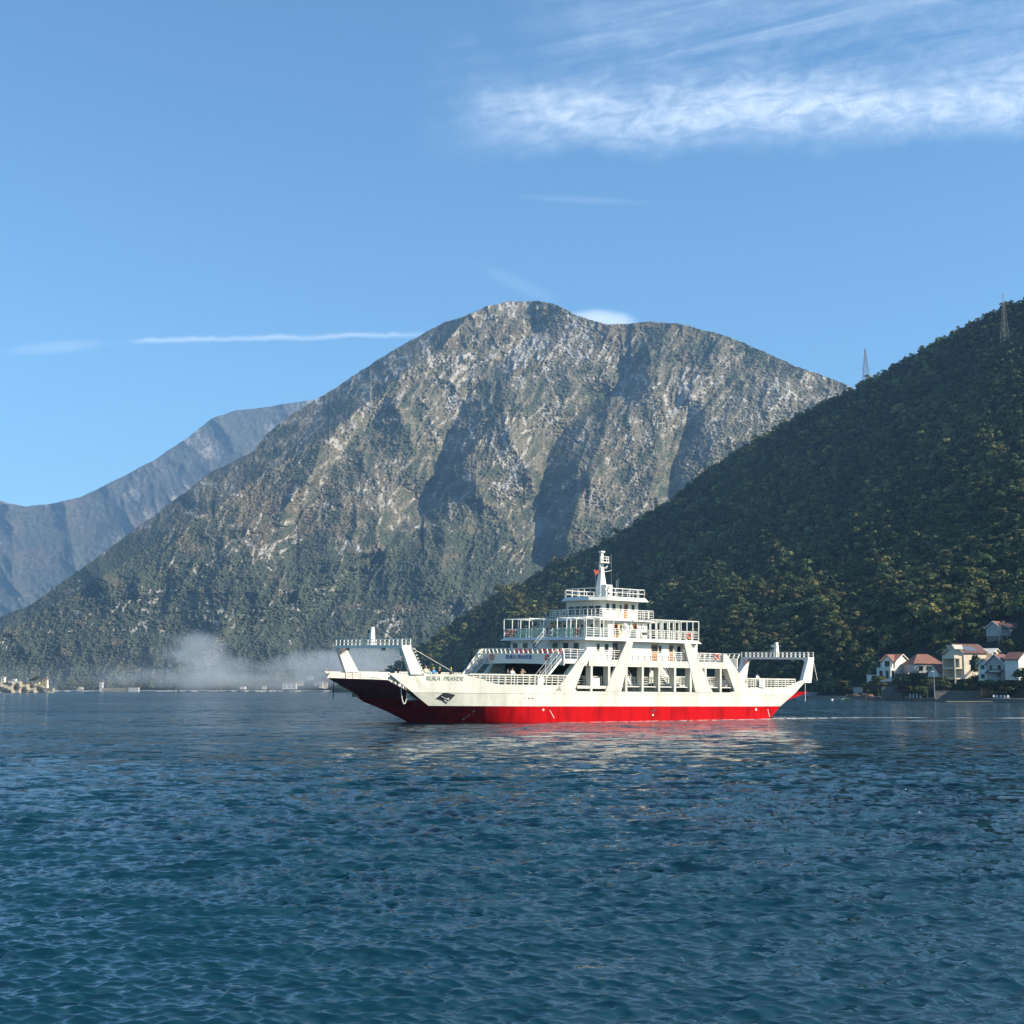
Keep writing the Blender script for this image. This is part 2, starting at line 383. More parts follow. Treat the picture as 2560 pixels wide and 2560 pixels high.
# ------------------------------------------------------------------ mountains
def interp(pts, x):
    p = np.array(pts, float) * 1.325; return np.interp(x, p[:, 0], p[:, 1])
M_ROCK = attr_mat('mountain_ground', .95, .09, .28)
def gauss_line(X, Y, pts, wl, wr):
    """signed profile round a polyline in picture layout: 1 on it, falling off over wl to its left and wr to its right"""
    p = np.array(pts, float) * 1.325
    best = np.full(X.shape, 1e9); sgn = np.zeros(X.shape)
    for (x0, y0), (x1, y1) in zip(p[:-1], p[1:]):
        dx, dy = x1 - x0, y1 - y0; L2 = dx * dx + dy * dy
        t = np.clip(((X - x0) * dx + (Y - y0) * dy) / L2, 0, 1)
        ex = X - x0 - t * dx; ey = Y - y0 - t * dy; d = np.hypot(ex, ey)
        m = d < best; best = np.where(m, d, best); sgn = np.where(m, np.sign(ex), sgn)
    wd = np.where(sgn < 0, wl, wr) * 1.325
    return np.exp(-(best / wd)**1.3)
def terrain_layer(name, sky, x0, x1, nx, ny, ybase, Df, relief, colour, jit=1.5, back=(300, 900)):
    xs = np.linspace(x0, x1, nx); yt = interp(sky, xs)
    yt = yt + jit * (fbm(xs * .035, xs * 0 + 3.3, 3) * 2.2 + fbm(xs * .16, xs * 0 + 7.7, 3) * 1.3)
    t = np.linspace(0, 1, ny)
    yb = ybase(xs) if callable(ybase) else np.full(nx, float(ybase))
    X = np.repeat(xs[None], ny, 0); Y = yb[None] + (yt - yb)[None] * t[:, None]; T = np.repeat(t[:, None], nx, 1)
    D = Df(X, Y, T) - relief(X, Y, T)
    a, b = ray(X, Y)
    P = np.stack([a * D, D, CAM_H + b * D], -1)
    col = colour(X, Y, T, P)
    last = P[-1]; rows = [P]; cols = [col]
    for k, bd in enumerate(back):
        q = last.copy(); q[:, 1] += bd; q[:, 0] *= 1 + bd / last[:, 1] * .9
        q[:, 2] = last[:, 2] * (1 - (k + 1) / len(back)) - (20 if k == len(back) - 1 else 0); rows.append(q[None]); cols.append(col[-1:][...])
    P = np.concatenate(rows); col = np.concatenate(cols); n2 = P.shape[0]
    i = (np.arange(n2 - 1)[:, None] * nx + np.arange(nx - 1)[None, :]).ravel()
    F = np.stack([i, i + 1, i + nx + 1, i + nx], 1)
    o = np_mesh(name, P.reshape(-1, 3), F, M_ROCK, smooth=True, col=col.reshape(-1, 3))
    tag(o, kind='structure'); return X, Y, P

SKY_MAIN = [(-200, 1290), (-60, 1200), (0, 1165), (60, 1140), (150, 1075), (200, 1040), (300, 965), (400, 890), (480, 850), (500, 820), (560, 775), (600, 752), (620, 740), (680, 700),
            (760, 650), (830, 612), (880, 595), (920, 577), (960, 569), (1010, 567), (1050, 575), (1090, 595), (1140, 612), (1170, 612), (1220, 606), (1290, 612), (1350, 628),
            (1400, 645), (1450, 668), (1500, 690), (1550, 708), (1590, 722), (1640, 745), (1760, 800), (1900, 880)]
ROCK = np.array((.335, .31, .27)); SCRUB = np.array((.145, .128, .088)); FOREST = np.array((.058, .068, .044)); DRY = np.array((.17, .135, .085)); BROWN = np.array((.11, .085, .062))
def main_D(X, Y, T):
    e = np.clip(1727 - Y, -20, None); return 1880 + 1.42 * e + .0001 * e * e + 60 * (np.abs(X - 1300) / 900)**2
def main_relief(X, Y, T):
    R1 = [(880, 600), (830, 660), (760, 705), (690, 762), (600, 832), (520, 882), (440, 935), (350, 990), (250, 1052), (150, 1112), (50, 1172), (-80, 1250)]
    p = np.array(R1[::-1], float) * 1.325
    ry = np.interp(X, p[:, 0], p[:, 1], right=600)                 # y of the ridge line over x
    leftside = np.clip(ry - Y, 0, None)                            # above the ridge line = turning away to the left
    r = -3.4 * leftside * (X < 1180)
    wx = X + 26 * fbm(X * .006, Y * .006, 3) + .50 * (Y - 1100); wy = Y + 26 * fbm(X * .006 + 9, Y * .006, 3)
    big = ridged(wx * .0034 + 1.7, wy * .0026 + .3, 3)
    r = r + 70 * (big - .45)
    r = r + 27 * (ridged(wx * .0095, wy * .0068 + 4, 5, .5) - .4)
    mid = ridged(wx * .030 + 3, wy * .019, 4, .6)
    amt = sstep(fbm(X * .008 + 2, Y * .008, 3) + .35 * sstep(-Y, -1250, -850), -.05, .45)
    r = r + (4 + 14 * amt) * (mid - .4)
    r = r + 6.0 * fbm(X * .085, Y * .085, 3) + 6.0 * fbm(X * .20, Y * .19, 2) + 3.0 * perlin(X * .43, Y * .40)
    taper = sstep(T, .0, .10)
    for pts, wl, wr, dep in (([(1010, 620), (985, 645), (940, 682), (885, 742), (855, 800), (835, 850), (815, 905), (800, 960)], 46, 34, 95),
                             ([(1190, 700), (1170, 735), (1120, 760), (1072, 800), (1035, 855), (1020, 920), (1025, 1000), (1040, 1060)], 46, 32, 95),
                             ([(1300, 780), (1285, 830), (1268, 880), (1262, 940)], 20, 16, 45),
                             ([(700, 800), (650, 850), (610, 900), (560, 960), (540, 1040)], 20, 50, 40),
                             ([(780, 940), (740, 1020), (640, 1120), (560, 1200)], 25, 45, 38),
                             ([(900, 980), (880, 1060), (860, 1150)], 25, 45, 35)):
        r = r - 1.25 * dep * gauss_line(X, Y, pts, wl, wr)
    for pts, wl, wr, dep in (([(960, 660), (880, 760), (850, 720)], 18, 26, 25), ([(1010, 640), (960, 720), (950, 800), (990, 880)], 30, 40, 45),
                             ([(1150, 770), (1135, 830), (1110, 900)], 16, 30, 40), ([(1220, 700), (1250, 780), (1235, 880)], 30, 20, 32),
                             ([(620, 850), (500, 950), (400, 1100)], 40, 60, 30)):
        r = r + dep * gauss_line(X, Y, pts, wl, wr)
    return r * taper
def main_col(X, Y, T, P):
    gx = np.gradient(P[..., 1], axis=1) / (np.abs(np.gradient(P[..., 0], axis=1)) + 1e-3)
    wx = X + 30 * fbm(X * .008, Y * .008, 3) + .28 * (Y - 1100)
    n1 = fbm(wx * .0095, Y * .0075 + 2, 6, .62); n2 = fbm(X * .05, Y * .07, 4, .62); n3 = fbm(X * .16, Y * .20, 3, .6)
    crag = ridged(wx * .03 + 3, Y * .019, 4, .6)
    hb = np.interp(Y, [740, 900, 1100, 1250, 1400, 1550, 1720], [.26, .22, .13, .02, -.10, -.14, -.16])
    hb = hb + .10 * np.exp(-((X - 500) / 330)**2) * sstep(Y, 1200, 1350)
    hb = hb - .09 - .22 * sstep(X, 1480, 1650) * sstep(-Y, -960, -880)
    for (cx, cy, rx, ry, am) in ((1240, 1085, 62, 50, .34), (1150, 930, 45, 75, .26), (1325, 860, 95, 45, .24), (1700, 990, 60, 60, .30), (1560, 1040, 45, 70, .22), (1680, 930, 60, 25, .2), (930, 960, 45, 80, .20), (1270, 1200, 45, 45, .30),
                                 (890, 1370, 75, 26, .40), (620, 1300, 60, 22, .32), (690, 1340, 22, 70, .26), (470, 1420, 60, 16, .30), (380, 1480, 50, 16, .28), (830, 1120, 40, 50, .25), (960, 1150, 40, 40, .22), (730, 1240, 50, 30, .22)):
        hb = hb + am * np.exp(-((X - cx + .4 * (Y - cy)) / rx)**2 - ((Y - cy) / ry)**2)
    v = n1 * .95 + hb + .18 * n2 + 1.05 * (crag - .45) - .10
    rock = (sstep(v + .26 * n3 + .12 * n2, .08, .34) * (.6 + .4 * sstep(n3, -.3, .1)))[..., None]
    dry = sstep(fbm(X * .012 + 40, Y * .02, 4) + .45 * np.exp(-((Y - 1290) / 110)**2 - ((X - 680) / 170)**2) + .3 * sstep(-Y, -950, -800), .18, .5)[..., None] * .75
    forest = sstep(-v + .5 * sstep(Y, 1250, 1450) + .2 * n2, .12, .6)[..., None]
    c = SCRUB[None, None] * (1 - forest) + FOREST * forest
    c = c * (1 - dry) + (DRY * .75 * dry)
    c = c * (1 + .95 * n3[..., None])
    rc = ROCK * (1 + .45 * n3 + .35 * n2)[..., None]
    c = c * (1 - rock) + rc * rock
    scree = np.exp(-((X - (1350 + .05 * (Y - 1320))) / 17)**2 - ((Y - 1315) / 38)**2)[..., None]
    c = c * (1 - .8 * scree) + ROCK * .85 * .8 * scree
    return np.clip(c, .012, .55)
terrain_layer('mountain', SKY_MAIN, -330, 2480, 1620, 760, 1736, main_D, main_relief, main_col)

SKY_FAR = [(-250, 950), (-60, 940), (0, 950), (50, 955), (100, 950), (150, 938), (200, 915), (250, 890), (300, 862), (350, 828), (400, 790), (440, 775), (500, 768), (570, 757), (640, 748), (760, 740), (900, 800)]
def far_D(X, Y, T): return 5600 + 2.4 * (1727 - Y) + .12 * np.abs(X - 300)
def far_relief(X, Y, T):
    wx = X + 30 * fbm(X * .008, Y * .008, 3) - .5 * (Y - 1200)
    r = 75 * (ridged(wx * .0075 + 8, Y * .0032, 5, .55) - .4) + 12 * fbm(X * .06, Y * .06, 4)
    # a second shoulder in front of the skyline ridge
    sh = np.interp(X, np.array([0, 180, 260, 350, 440, 500, 620]) * 1.325, np.array([1010, 985, 930, 880, 828, 832, 820]) * 1.325)
    r = r + 150 * sstep(Y, sh - 6, sh + 60)
    return r * sstep(T, 0, .15)
def far_col(X, Y, T, P):
    wx = X + 30 * fbm(X * .008, Y * .008, 3) - .5 * (Y - 1200)
    n1 = fbm(wx * .012 + 4, Y * .009, 5, .6); n3 = fbm(X * .12, Y * .15, 3)
    rock = sstep(n1 + .25 * n3 + np.interp(Y, [1000, 1200, 1400], [.12, .02, -.15]), .15, .4)[..., None]
    br = sstep(fbm(X * .006, Y * .015 + 7, 4) + np.interp(Y, [1100, 1250, 1350, 1500], [-.1, .15, .1, -.3]), -.1, .3)[..., None]
    c = np.array((.070, .072, .060)) * (1 - br) + np.array((.092, .080, .066)) * br
    c = c * (1 + .8 * n3[..., None]); return np.clip(c * (1 - rock) + ROCK * .8 * rock, .012, .5)
terrain_layer('mountain_ridge', SKY_FAR, -330, 1150, 620, 330, 1738, far_D, far_relief, far_col, 1.2)
SKY_FAR2 = [(-250, 925), (-60, 935), (0, 945), (45, 957), (120, 975), (220, 1010), (400, 1100)]
terrain_layer('distant_hill', SKY_FAR2, -330, 520, 200, 120, 1738, lambda X, Y, T: 7000 + 2 * (1727 - Y),
              lambda X, Y, T: 120 * (ridged(X * .02, Y * .01, 4) - .4) * sstep(T, 0, .2), lambda X, Y, T, P: np.clip(ROCK * .55 * (1 + .5 * fbm(X * .05, Y * .06, 4)[..., None]), .02, .5))

# ------------------------------------------------------------------ wooded hill on the right
SKY_HILL = [(620, 1297), (700, 1288), (735, 1268), (780, 1233), (830, 1199), (870, 1169), (900, 1149), (950, 1119), (1000, 1094), (1040, 1066), (1100, 1044), (1160, 1014), (1210, 979), (1260, 949),
            (1300, 914), (1340, 884), (1400, 844), (1460, 809), (1500, 789), (1560, 756), (1610, 734), (1660, 704), (1700, 684), (1760, 649), (1820, 616), (1880, 584), (1932, 564), (2100, 480), (2300, 400), (2500, 360)]
SKY_HILL = [(a, b + 5 * min(max((a - 900) / 500, 0), 1)) for a, b in SKY_HILL]
def hill_shore(X): return np.interp(X, [800, 985, 1300, 1600, 1900, 2100, 2300, 2560, 3300], [1500, 1250, 930, 760, 600, 505, 430, 372, 250])
def hill_ybase(X): return HORIZON + CAM_H / hill_shore(X) * CAM_F + 1.0
def hill_ridge(X): return np.interp(X, [800, 985, 1300, 1700, 2163, 2560, 3300], [1520, 1330, 1380, 1330, 1200, 1050, 900])
def hill_D(X, Y, T):
    a = .66; return hill_shore(X) + (hill_ridge(X) - hill_shore(X)) * (a * T + (1 - a) * T * T)
def hill_relief(X, Y, T):
    wx = X + 40 * fbm(X * .004, Y * .004, 2) - .5 * (Y - 1400)
    D = hill_shore(X)
    r = 30 * (ridged(wx * .0040 + 5, Y * .0026, 2) - .4) + 8 * fbm(X * .02, Y * .02, 3)
    # the wooded spur standing forward behind the ferry's stern, and the hollow above it
    r = r + 45 * np.exp(-((X - 1880) / 210)**2) * sstep(Y, 1430, 1500) + 22 * np.exp(-((X - 1330) / 120)**2) * sstep(Y, 1500, 1560)
    r = r * sstep(T, .04, .22) * (D / 600)
    return r
def hill_col(X, Y, T, P):
    n = fbm(X * .02, Y * .03, 4)[..., None]; return np.clip(np.array((.018, .022, .012)) * (1 + .6 * n), .008, .3)
HX, HY, HP = terrain_layer('hillside', SKY_HILL, 830, 3300, 720, 360, hill_ybase, hill_D, hill_relief, hill_col, .5, back=(200, 700))
def hill_point(x, y):
    """point on the hill surface seen at picture position x, y"""
    T = (hill_ybase(x) - y) / (hill_ybase(x) - interp(SKY_HILL, x)); X = np.array([[float(x)]]); Y = np.array([[float(y)]]); T = np.array([[float(T)]])
    D = float((hill_D(X, Y, T) - hill_relief(X, Y, T))[0, 0]); return at(x, y, D)

# ------------------------------------------------------------------ trees
def crown_proto(r, nq, kind):
    """leaf clumps on several lobes; returns (nq,4,3) quads and (nq,) shade jitter, for a crown of unit radius"""
    nl = r.integers(6, 11) if kind == 'round' else 12
    L = []
    for k in range(nl):
        if kind == 'round':
            a = r.uniform(0, 2 * np.pi); h = r.uniform(-.35, .75); d = r.uniform(.25, .68) * (1 - .35 * max(h, 0)); s = r.uniform(.30, .52)
            L.append((d * math.cos(a), d * math.sin(a), h, s, s * r.uniform(.7, .95)))
        else:
            h = -.9 + 2.6 * k / nl; wd = .42 * (1 - (k / nl))**.7 + .06; a = r.uniform(0, 6.28)
            L.append((wd * .5 * math.cos(a), wd * .5 * math.sin(a), h, wd, .22))
    L = np.array(L); wq = L[:, 3]**2; idx = r.choice(nl, nq, p=wq / wq.sum())
    v = r.normal(size=(nq, 3)); v[:, 2] = np.abs(v[:, 2]) * .9 - .35 * r.random(nq); v /= np.linalg.norm(v, axis=1)[:, None]
    c = L[idx, :3] + v * np.stack([L[idx, 3], L[idx, 3], L[idx, 4]], 1) * r.uniform(.75, 1.08, nq)[:, None]
    nrm = v + np.array([0, 0, .25]) + r.normal(size=(nq, 3)) * .28; nrm /= np.linalg.norm(nrm, axis=1)[:, None]
    t = np.cross(nrm, r.normal(size=(nq, 3))); t /= np.linalg.norm(t, axis=1)[:, None]; b = np.cross(nrm, t)
    s = (1.9 / math.sqrt(nq)) * r.uniform(.6, 1.3, nq)[:, None] * (1 if kind == 'round' else .6)
    q = np.stack([c - t * s - b * s * .6, c + t * s * .9 - b * s * .7, c + t * s * .7 + b * s * .8, c - t * s * .8 + b * s * .7], 1)
    return q, r.uniform(.8, 1.2, nq)
PR = [crown_proto(rng, 230, 'round') for _ in range(7)]; PS = [crown_proto(rng, 96, 'round') for _ in range(5)]
M_LEAF = attr_mat('foliage', .85, .6, .12, .15, transl=.03)
M_BARK = mat('bark', (.10, .08, .06), .9, var=.3)
GREENS = np.array([(.085, .102, .030), (.060, .084, .028), (.105, .112, .036), (.130, .122, .040), (.045, .070, .028), (.150, .140, .048), (.130, .105, .044), (.078, .098, .036)])
HOUSE_BOX = []     # picture areas kept clear of the wood (x0, x1, y0, y1)
for bx in ((2196, 2300, 1628, 1712), (2276, 2368, 1628, 1704), (2340, 2420, 1630, 1704), (2380, 2500, 1606, 1712), (2462, 2600, 1630, 1712), (2470, 2600, 1545, 1612), (2128, 2205, 1700, 1745), (2160, 2215, 1680, 1712), (2310, 2345, 1676, 1748)):
    HOUSE_BOX.append(bx)
def in_box(x, y, pad=0): 
    m = np.zeros(np.shape(x), bool)
    for (a, b, c, d) in HOUSE_BOX: m |= (x > a - pad) & (x < b + pad) & (y > c - pad) & (y < d + pad)
    return m
def make_wood():
    r = np.random.default_rng(21)
    xs = r.uniform(850, 3250, 60000); T = r.uniform(.012, 1.0, 60000)
    yb = hill_ybase(xs); yt = interp(SKY_HILL, xs); y = yb + (yt - yb) * T
    Dv = (hill_D(xs, y, T) - hill_relief(xs[None], y[None], T[None])[0])
    # keep ~ one tree per 38 square metres: weight by the ground area behind a pixel
    dens = Dv**2 * (yb - yt) ; keep = r.random(60000) < np.clip(dens / np.percentile(dens, 97), 0, 1) * .85
    xs, y, Dv, T = xs[keep], y[keep], Dv[keep], T[keep]
    rad = r.uniform(2.1, 3.9, len(xs)) * (.9 + .7 * r.random(len(xs))**4)
    pxr = rad / Dv * CAM_F
    bad = in_box(xs, y - pxr * .4, 4) | ((xs > 2050) & (y > 1735)) | ((xs > 2175) & (y > 1690) & (y < 1740) & (xs < 2700) & (r.random(len(xs)) < .5))
    xs, y, Dv, rad = xs[~bad], y[~bad], Dv[~bad], rad[~bad]
    a, b = ray(xs, y)
    P = np.stack([a * Dv, Dv, CAM_H + b * Dv + rad * .45], 1)
    V = []; Cc = []
    for k in range(len(PR) + len(PS)):
        near = Dv < 720
        pr = PR[k] if k < len(PR) else PS[k - len(PR)]
        ids = np.where(near if k < len(PR) else ~near)[0]
        ids = ids[(ids % (len(PR) if k < len(PR) else len(PS))) == (k if k < len(PR) else k - len(PR))]
        if not len(ids): continue
        q, jit = pr; an = r.uniform(0, 6.283, len(ids)); ca, sa = np.cos(an), np.sin(an)
        x_ = q[None, ..., 0] * ca[:, None, None] - q[None, ..., 1] * sa[:, None, None]
        y_ = q[None, ..., 0] * sa[:, None, None] + q[None, ..., 1] * ca[:, None, None]
        hs = r.uniform(.75, 1.15, len(ids))
        z_ = q[None, ..., 2] * hs[:, None, None]
        v = np.stack([x_, y_, z_], -1) * rad[ids][:, None, None, None] + P[ids][:, None, None, :]
        g = fbm(P[ids, 0] * .012, P[ids, 1] * .012, 3)
        ci = r.choice(len(GREENS), len(ids), p=[.19, .17, .16, .12, .14, .08, .05, .09])
        c = GREENS[ci] * (np.exp(r.normal(-.12, .36, len(ids))) * (1 + .6 * g))[:, None]
        c = np.repeat((c[:, None, None, :] * jit[None, :, None, None]), 4, 2)
        V.append(v.reshape(-1, 3)); Cc.append(c.reshape(-1, 3))
    V = np.concatenate(V); Cc = np.concatenate(Cc)
    F = np.arange(len(V)).reshape(-1, 4)
    o = np_mesh('forest', V, F, M_LEAF, col=Cc)
    tag(o, 'dense dark green and olive woodland covering the right hill', 'forest', kind='stuff')
    print('WOOD trees', len(rad), 'quads', len(F))
make_wood()
def branchy_trunk(r, h, r0):
    mb = MB(); mb.tube((0, 0, -1.5), (0, 0, h * .55), r0, r0 * .6, 7)
    for k in range(4):
        a = r.uniform(0, 6.28); z = h * r.uniform(.3, .55); mb.tube((0, 0, z), (math.cos(a) * h * .3, math.sin(a) * h * .3, z + h * .28), r0 * .5, r0 * .15, 5)
    return mb
def tree(x, y, rad, colour, label, name='tree', cat='tree', group=None, kind='round', D=None, nq=420, seed=0, stretch=1.0):
    """one tree whose crown centre stands at picture position x, y; rad in metres"""
    r = np.random.default_rng(seed + int(x) * 7 + int(y))
    base = hill_point(x, min(y + rad * .9 / 450 * CAM_F * .5, float(hill_ybase(x)) - 1.5)) if D is None else foot(x, D, 1.0)
    base.z = max(base.z, .8)
    cz = at(x, y, base.y).z
    root = empty(name, base, label, cat, group)
    q, jit = crown_proto(r, nq, kind); q = q * rad; q[..., 2] *= stretch
    h = max(cz - base.z, rad * .6)
    V = q.reshape(-1, 3) + np.array([0, 0, h]); Cc = np.repeat((np.array(colour)[None] * jit[:, None]), 4, 0)
    np_mesh('crown', V, np.arange(len(V)).reshape(-1, 4), M_LEAF, parent=root, col=Cc)
    branchy_trunk(r, max(h, 1.5) * 1.3, .10 + rad * .03).build('trunk', M_BARK, root)
    return root
# ------------------------------------------------------------------ ferry (local frame: x = aft, y = to the far side, z = up; near side shell at y = 0)
FB = 17.0; FC = FB / 2
ferry = empty('ferry', FM, 'white double-ended car ferry with a red waterline hull and raised ramps, under way', 'ferry')
def mir(mb_fn, name, mats, **k):
    """build a part on the near side and its mirror image on the far side"""
    a = mb_fn(); oa = a.build(name, mats, ferry, **k)
    b = MB(); b.v = [(x, FB - y, z) for x, y, z in a.v]; b.f = [tuple(reversed(f)) for f in a.f]; b.m = a.m; ob = b.build(name, mats, ferry, **k)
    return oa, ob
def hull_top(u):
    return float(np.interp(u, [-25.2, -15.9, -12.3, -3.9, -3.7, 24.9, 25.1, 32.9, 36.3, 38], [5.1, 5.07, 4.08, 4.07, 3.4, 3.4, 4.08, 4.13, 5.0, 5.05]))
def hull_in(u, z):
    """how far the shell stands in from y=0"""
    bow = np.clip((-8.5 - u) / 13., 0, 1); st = np.clip((u - 25.) / 13., 0, 1)
    low = np.clip((3.2 - z) / 3.2, 0, 1.5)
    bow_in = 1.2 * bow**1.6 + 4.2 * np.clip((-6.5 - u) / 13., 0, 1)**1.8 * np.clip((1.75 - z) / 1.75, 0, 1.6) + 1.0 * bow * low
    st_in = 2.3 * st**1.6 + 1.3 * st * low
    return float(bow_in + st_in + .35 * np.clip(-z / 1.5, 0, 1))
def build_hull():
    zs = [-1.4, -.5, .0, .6, 1.2, 1.74, 1.745, 2.3, 2.8, 3.2, 3.205, 3.4, None]
    us = sorted(set(list(np.linspace(-20.1, -8, 14)) + list(np.linspace(-8, 25, 12)) + list(np.linspace(25, 31.9, 10)) + [-15.9, -12.3, -3.9, -3.7, 24.9, 25.1]))
    def pt(u, z, side):
        zz = z
        dz = (zz - 1.74)
        sb = -1.52 * dz if zz >= 1.74 else -1.95 * dz          # rake of the bow end
        ss = 1.80 * dz if zz >= 1.74 else 1.35 * dz
        fb = np.clip((-11. - u) / 9.1, 0, 1); fs = np.clip((u - 23.) / 8.9, 0, 1)
        uu = u + sb * fb + ss * fs
        return uu
    def ring(u, inner=False):
        out = []
        for z in zs:
            z0 = z
            if z is None:
                # top edge: solve for the rail height at the shifted station
                zz = 3.4
                for _ in range(8): zz = max(hull_top(pt(u, zz, 0)), 3.41)
                z0 = zz
            uu = pt(u, z0, 0); y = hull_in(uu, z0)
            out.append((uu, y, z0))
        return out
    mb = MB(); rings = [ring(u) for u in us]
    th = .22
    for side in (0, 1):
        R = [[(x, y if side == 0 else FB - y, z) for x, y, z in r] for r in rings]
        n = len(zs); b = len(mb.v); vs = [p for r in R for p in r]; mb.v += vs
        for j in range(len(R) - 1):
            for i in range(n - 1):
                f = (b + j * n + i, b + (j + 1) * n + i, b + (j + 1) * n + i + 1, b + j * n + i + 1)
                mb.f.append(f if side == 0 else f[::-1]); mb.m.append(0 if zs[i] < 1.74 else 1)
        # inner skin of the bulwark above the car deck, with its capping
        I = [[(x, y + th if side == 0 else FB - y - th, z) for x, y, z in r if z > 2.25] for r in rings]; ni = len(I[0])
        b = len(mb.v); mb.v += [p for r in I for p in r]
        for j in range(len(I) - 1):
            for i in range(ni - 1):
                f = (b + j * ni + i, b + j * ni + i + 1, b + (j + 1) * ni + i + 1, b + (j + 1) * ni + i)
                mb.f.append(f if side == 0 else f[::-1]); mb.m.append(1)
        c = len(mb.v)
        for j in range(len(R)): mb.v += [R[j][-1], I[j][-1]]
        for j in range(len(R) - 1):
            f = (c + 2 * j, c + 2 * j + 2, c + 2 * j + 3, c + 2 * j + 1); mb.f.append(f if side == 0 else f[::-1]); mb.m.append(1)
        # closing faces of the bulwark ends
        for e, rv in ((0, False), (-1, True)):
            r = [p for p in R[e] if p[2] > 2.25]; q = I[e]; c = len(mb.v); mb.v += r + q; k = len(r)
            for i in range(k - 1):
                f = (c + i, c + i + 1, c + k + i + 1, c + k + i); mb.f.append(f if (side == 0) != rv else f[::-1]); mb.m.append(1)
    # bottom, raked bow and stern plates, closed up to the ramp hinges
    L = [[p for p in r if p[2] <= 2.31] for r in rings]
    for e, flip in ((0, True), (-1, False)):
        r = L[e]; s = [(x, FB - y, z) for x, y, z in r]; c = len(mb.v); mb.v += r + s; k = len(r)
        for i in range(k - 1):
            f = (c + i, c + i + 1, c + k + i + 1, c + k + i); mb.f.append(f[::-1] if flip else f); mb.m.append(0)
    for j in range(len(L) - 1):
        a, b2 = L[j][0], L[j + 1][0]; mb.add([a, b2, (b2[0], FB - b2[1], b2[2]), (a[0], FB - a[1], a[2])], [(0, 3, 2, 1)]); mb.m[-1] = 0
    o = mb.build('hull', [M_RED, M_HULL], ferry)
    return o
build_hull()
mb = MB(); mb.loft([[(u, hull_in(u, 2.2) + .05, 2.16), (u, FB - hull_in(u, 2.2) - .05, 2.16), (u, FB - hull_in(u, 2.2) - .05, 2.28), (u, hull_in(u, 2.2) + .05, 2.28)] for u in np.linspace(-19.6, 32.2, 40)]); mb.build('car_deck', M_DECK, ferry)
# rubbing strake along the knuckle
mir(lambda: MB().loft([[(u, hull_in(u, 3.2) - .03, 3.14), (u, hull_in(u, 3.2) - .03, 3.21), (u, hull_in(u, 3.2) + .05, 3.21), (u, hull_in(u, 3.2) + .05, 3.14)] for u in np.linspace(-19.5, 31, 40)]), 'strake', M_HULL)

# side frames: raking legs, band, mullions -------------------------------------------------
DEPTH = .95
def side_frame():
    m = MB()
    m.prism([(-4.55, 3.41), (-3.9, 4.07), (-.27, 8.07), (.15, 8.07), (.15, 7.0), (-.25, 6.27), (-.57, 6.27), (-1.77, 3.7), (-1.5, 3.41)], 0, DEPTH, 'y')
    m.prism([(.15, 6.27), (.15, 7.0), (20.9, 7.0), (20.9, 6.27)], .004, DEPTH, 'y')
    m.prism([(20.9, 6.27), (20.9, 8.07), (21.45, 8.07), (25.1, 4.08), (25.7, 3.41), (22.9, 3.41), (21.54, 6.27)], 0, DEPTH, 'y')
    m.prism([(2.5, 3.41), (5.62, 9.22), (6.6, 9.22), (4.85, 3.41)], -.045, .32, 'y')
    m.prism([(14.5, 9.22), (15.5, 9.22), (19.15, 3.41), (16.35, 3.41)], -.045, .32, 'y')
    return m
mir(side_frame, 'side_frame', M_HULL)
for u in (.55, 3.1, 5.66, 8.12, 10.65, 13.12, 15.62, 18.0, 20.5):
    mir(lambda: MB().box(u - .15, u + .15, .008, DEPTH - .05, 3.41, 6.268), 'pillar', M_HULL)
# the lower shelf in the first bay
mir(lambda: MB().box(-1.45, 3.0, .02, .3, 3.72, 4.02), 'shelf', M_HULL)
mir(lambda: MB().box(.45, 2.0, .35, .42, 4.05, 4.95), 'notice_board', M_WHITE)

# gangways beside the car deck ---------------------------------------------------------------
def gangway():
    m = MB(); us = list(np.linspace(-22.2, -8, 12)) + [25.0, 29, 33]
    m.loft([[(u, hull_in(u, 4.) + .22, 3.94), (u, 2.55, 3.94), (u, 2.55, 4.04), (u, hull_in(u, 4.) + .22, 4.04)] for u in us]); m.box(-22.2, 33, 2.45, 2.54, 2.3, 3.93); return m
mir(gangway, 'gangway', M_WHITE)
def railing(pts, h=1.03, post=1.0, bars=(.28, .54, .8), r=.028, lean=(0, 0), pr=.035, cap=.04, first=True):
    m = MB()
    for p, q in zip(pts[:-1], pts[1:]):
        p = Vector(p); q = Vector(q); L = (q - p).length; n = max(1, round(L / post)); d = (q - p) / n; ln = Vector((lean[0], lean[1], h))
        for i in range(n + 1): m.beam(p + d * i, p + d * i + ln, pr * 2, pr * 2, up=(1, 0, 0))
        for b in bars: m.tube(p + ln * b, q + ln * b, r, r, 5)
        m.tube(p + ln, q + ln, cap, cap, 5)
    return m
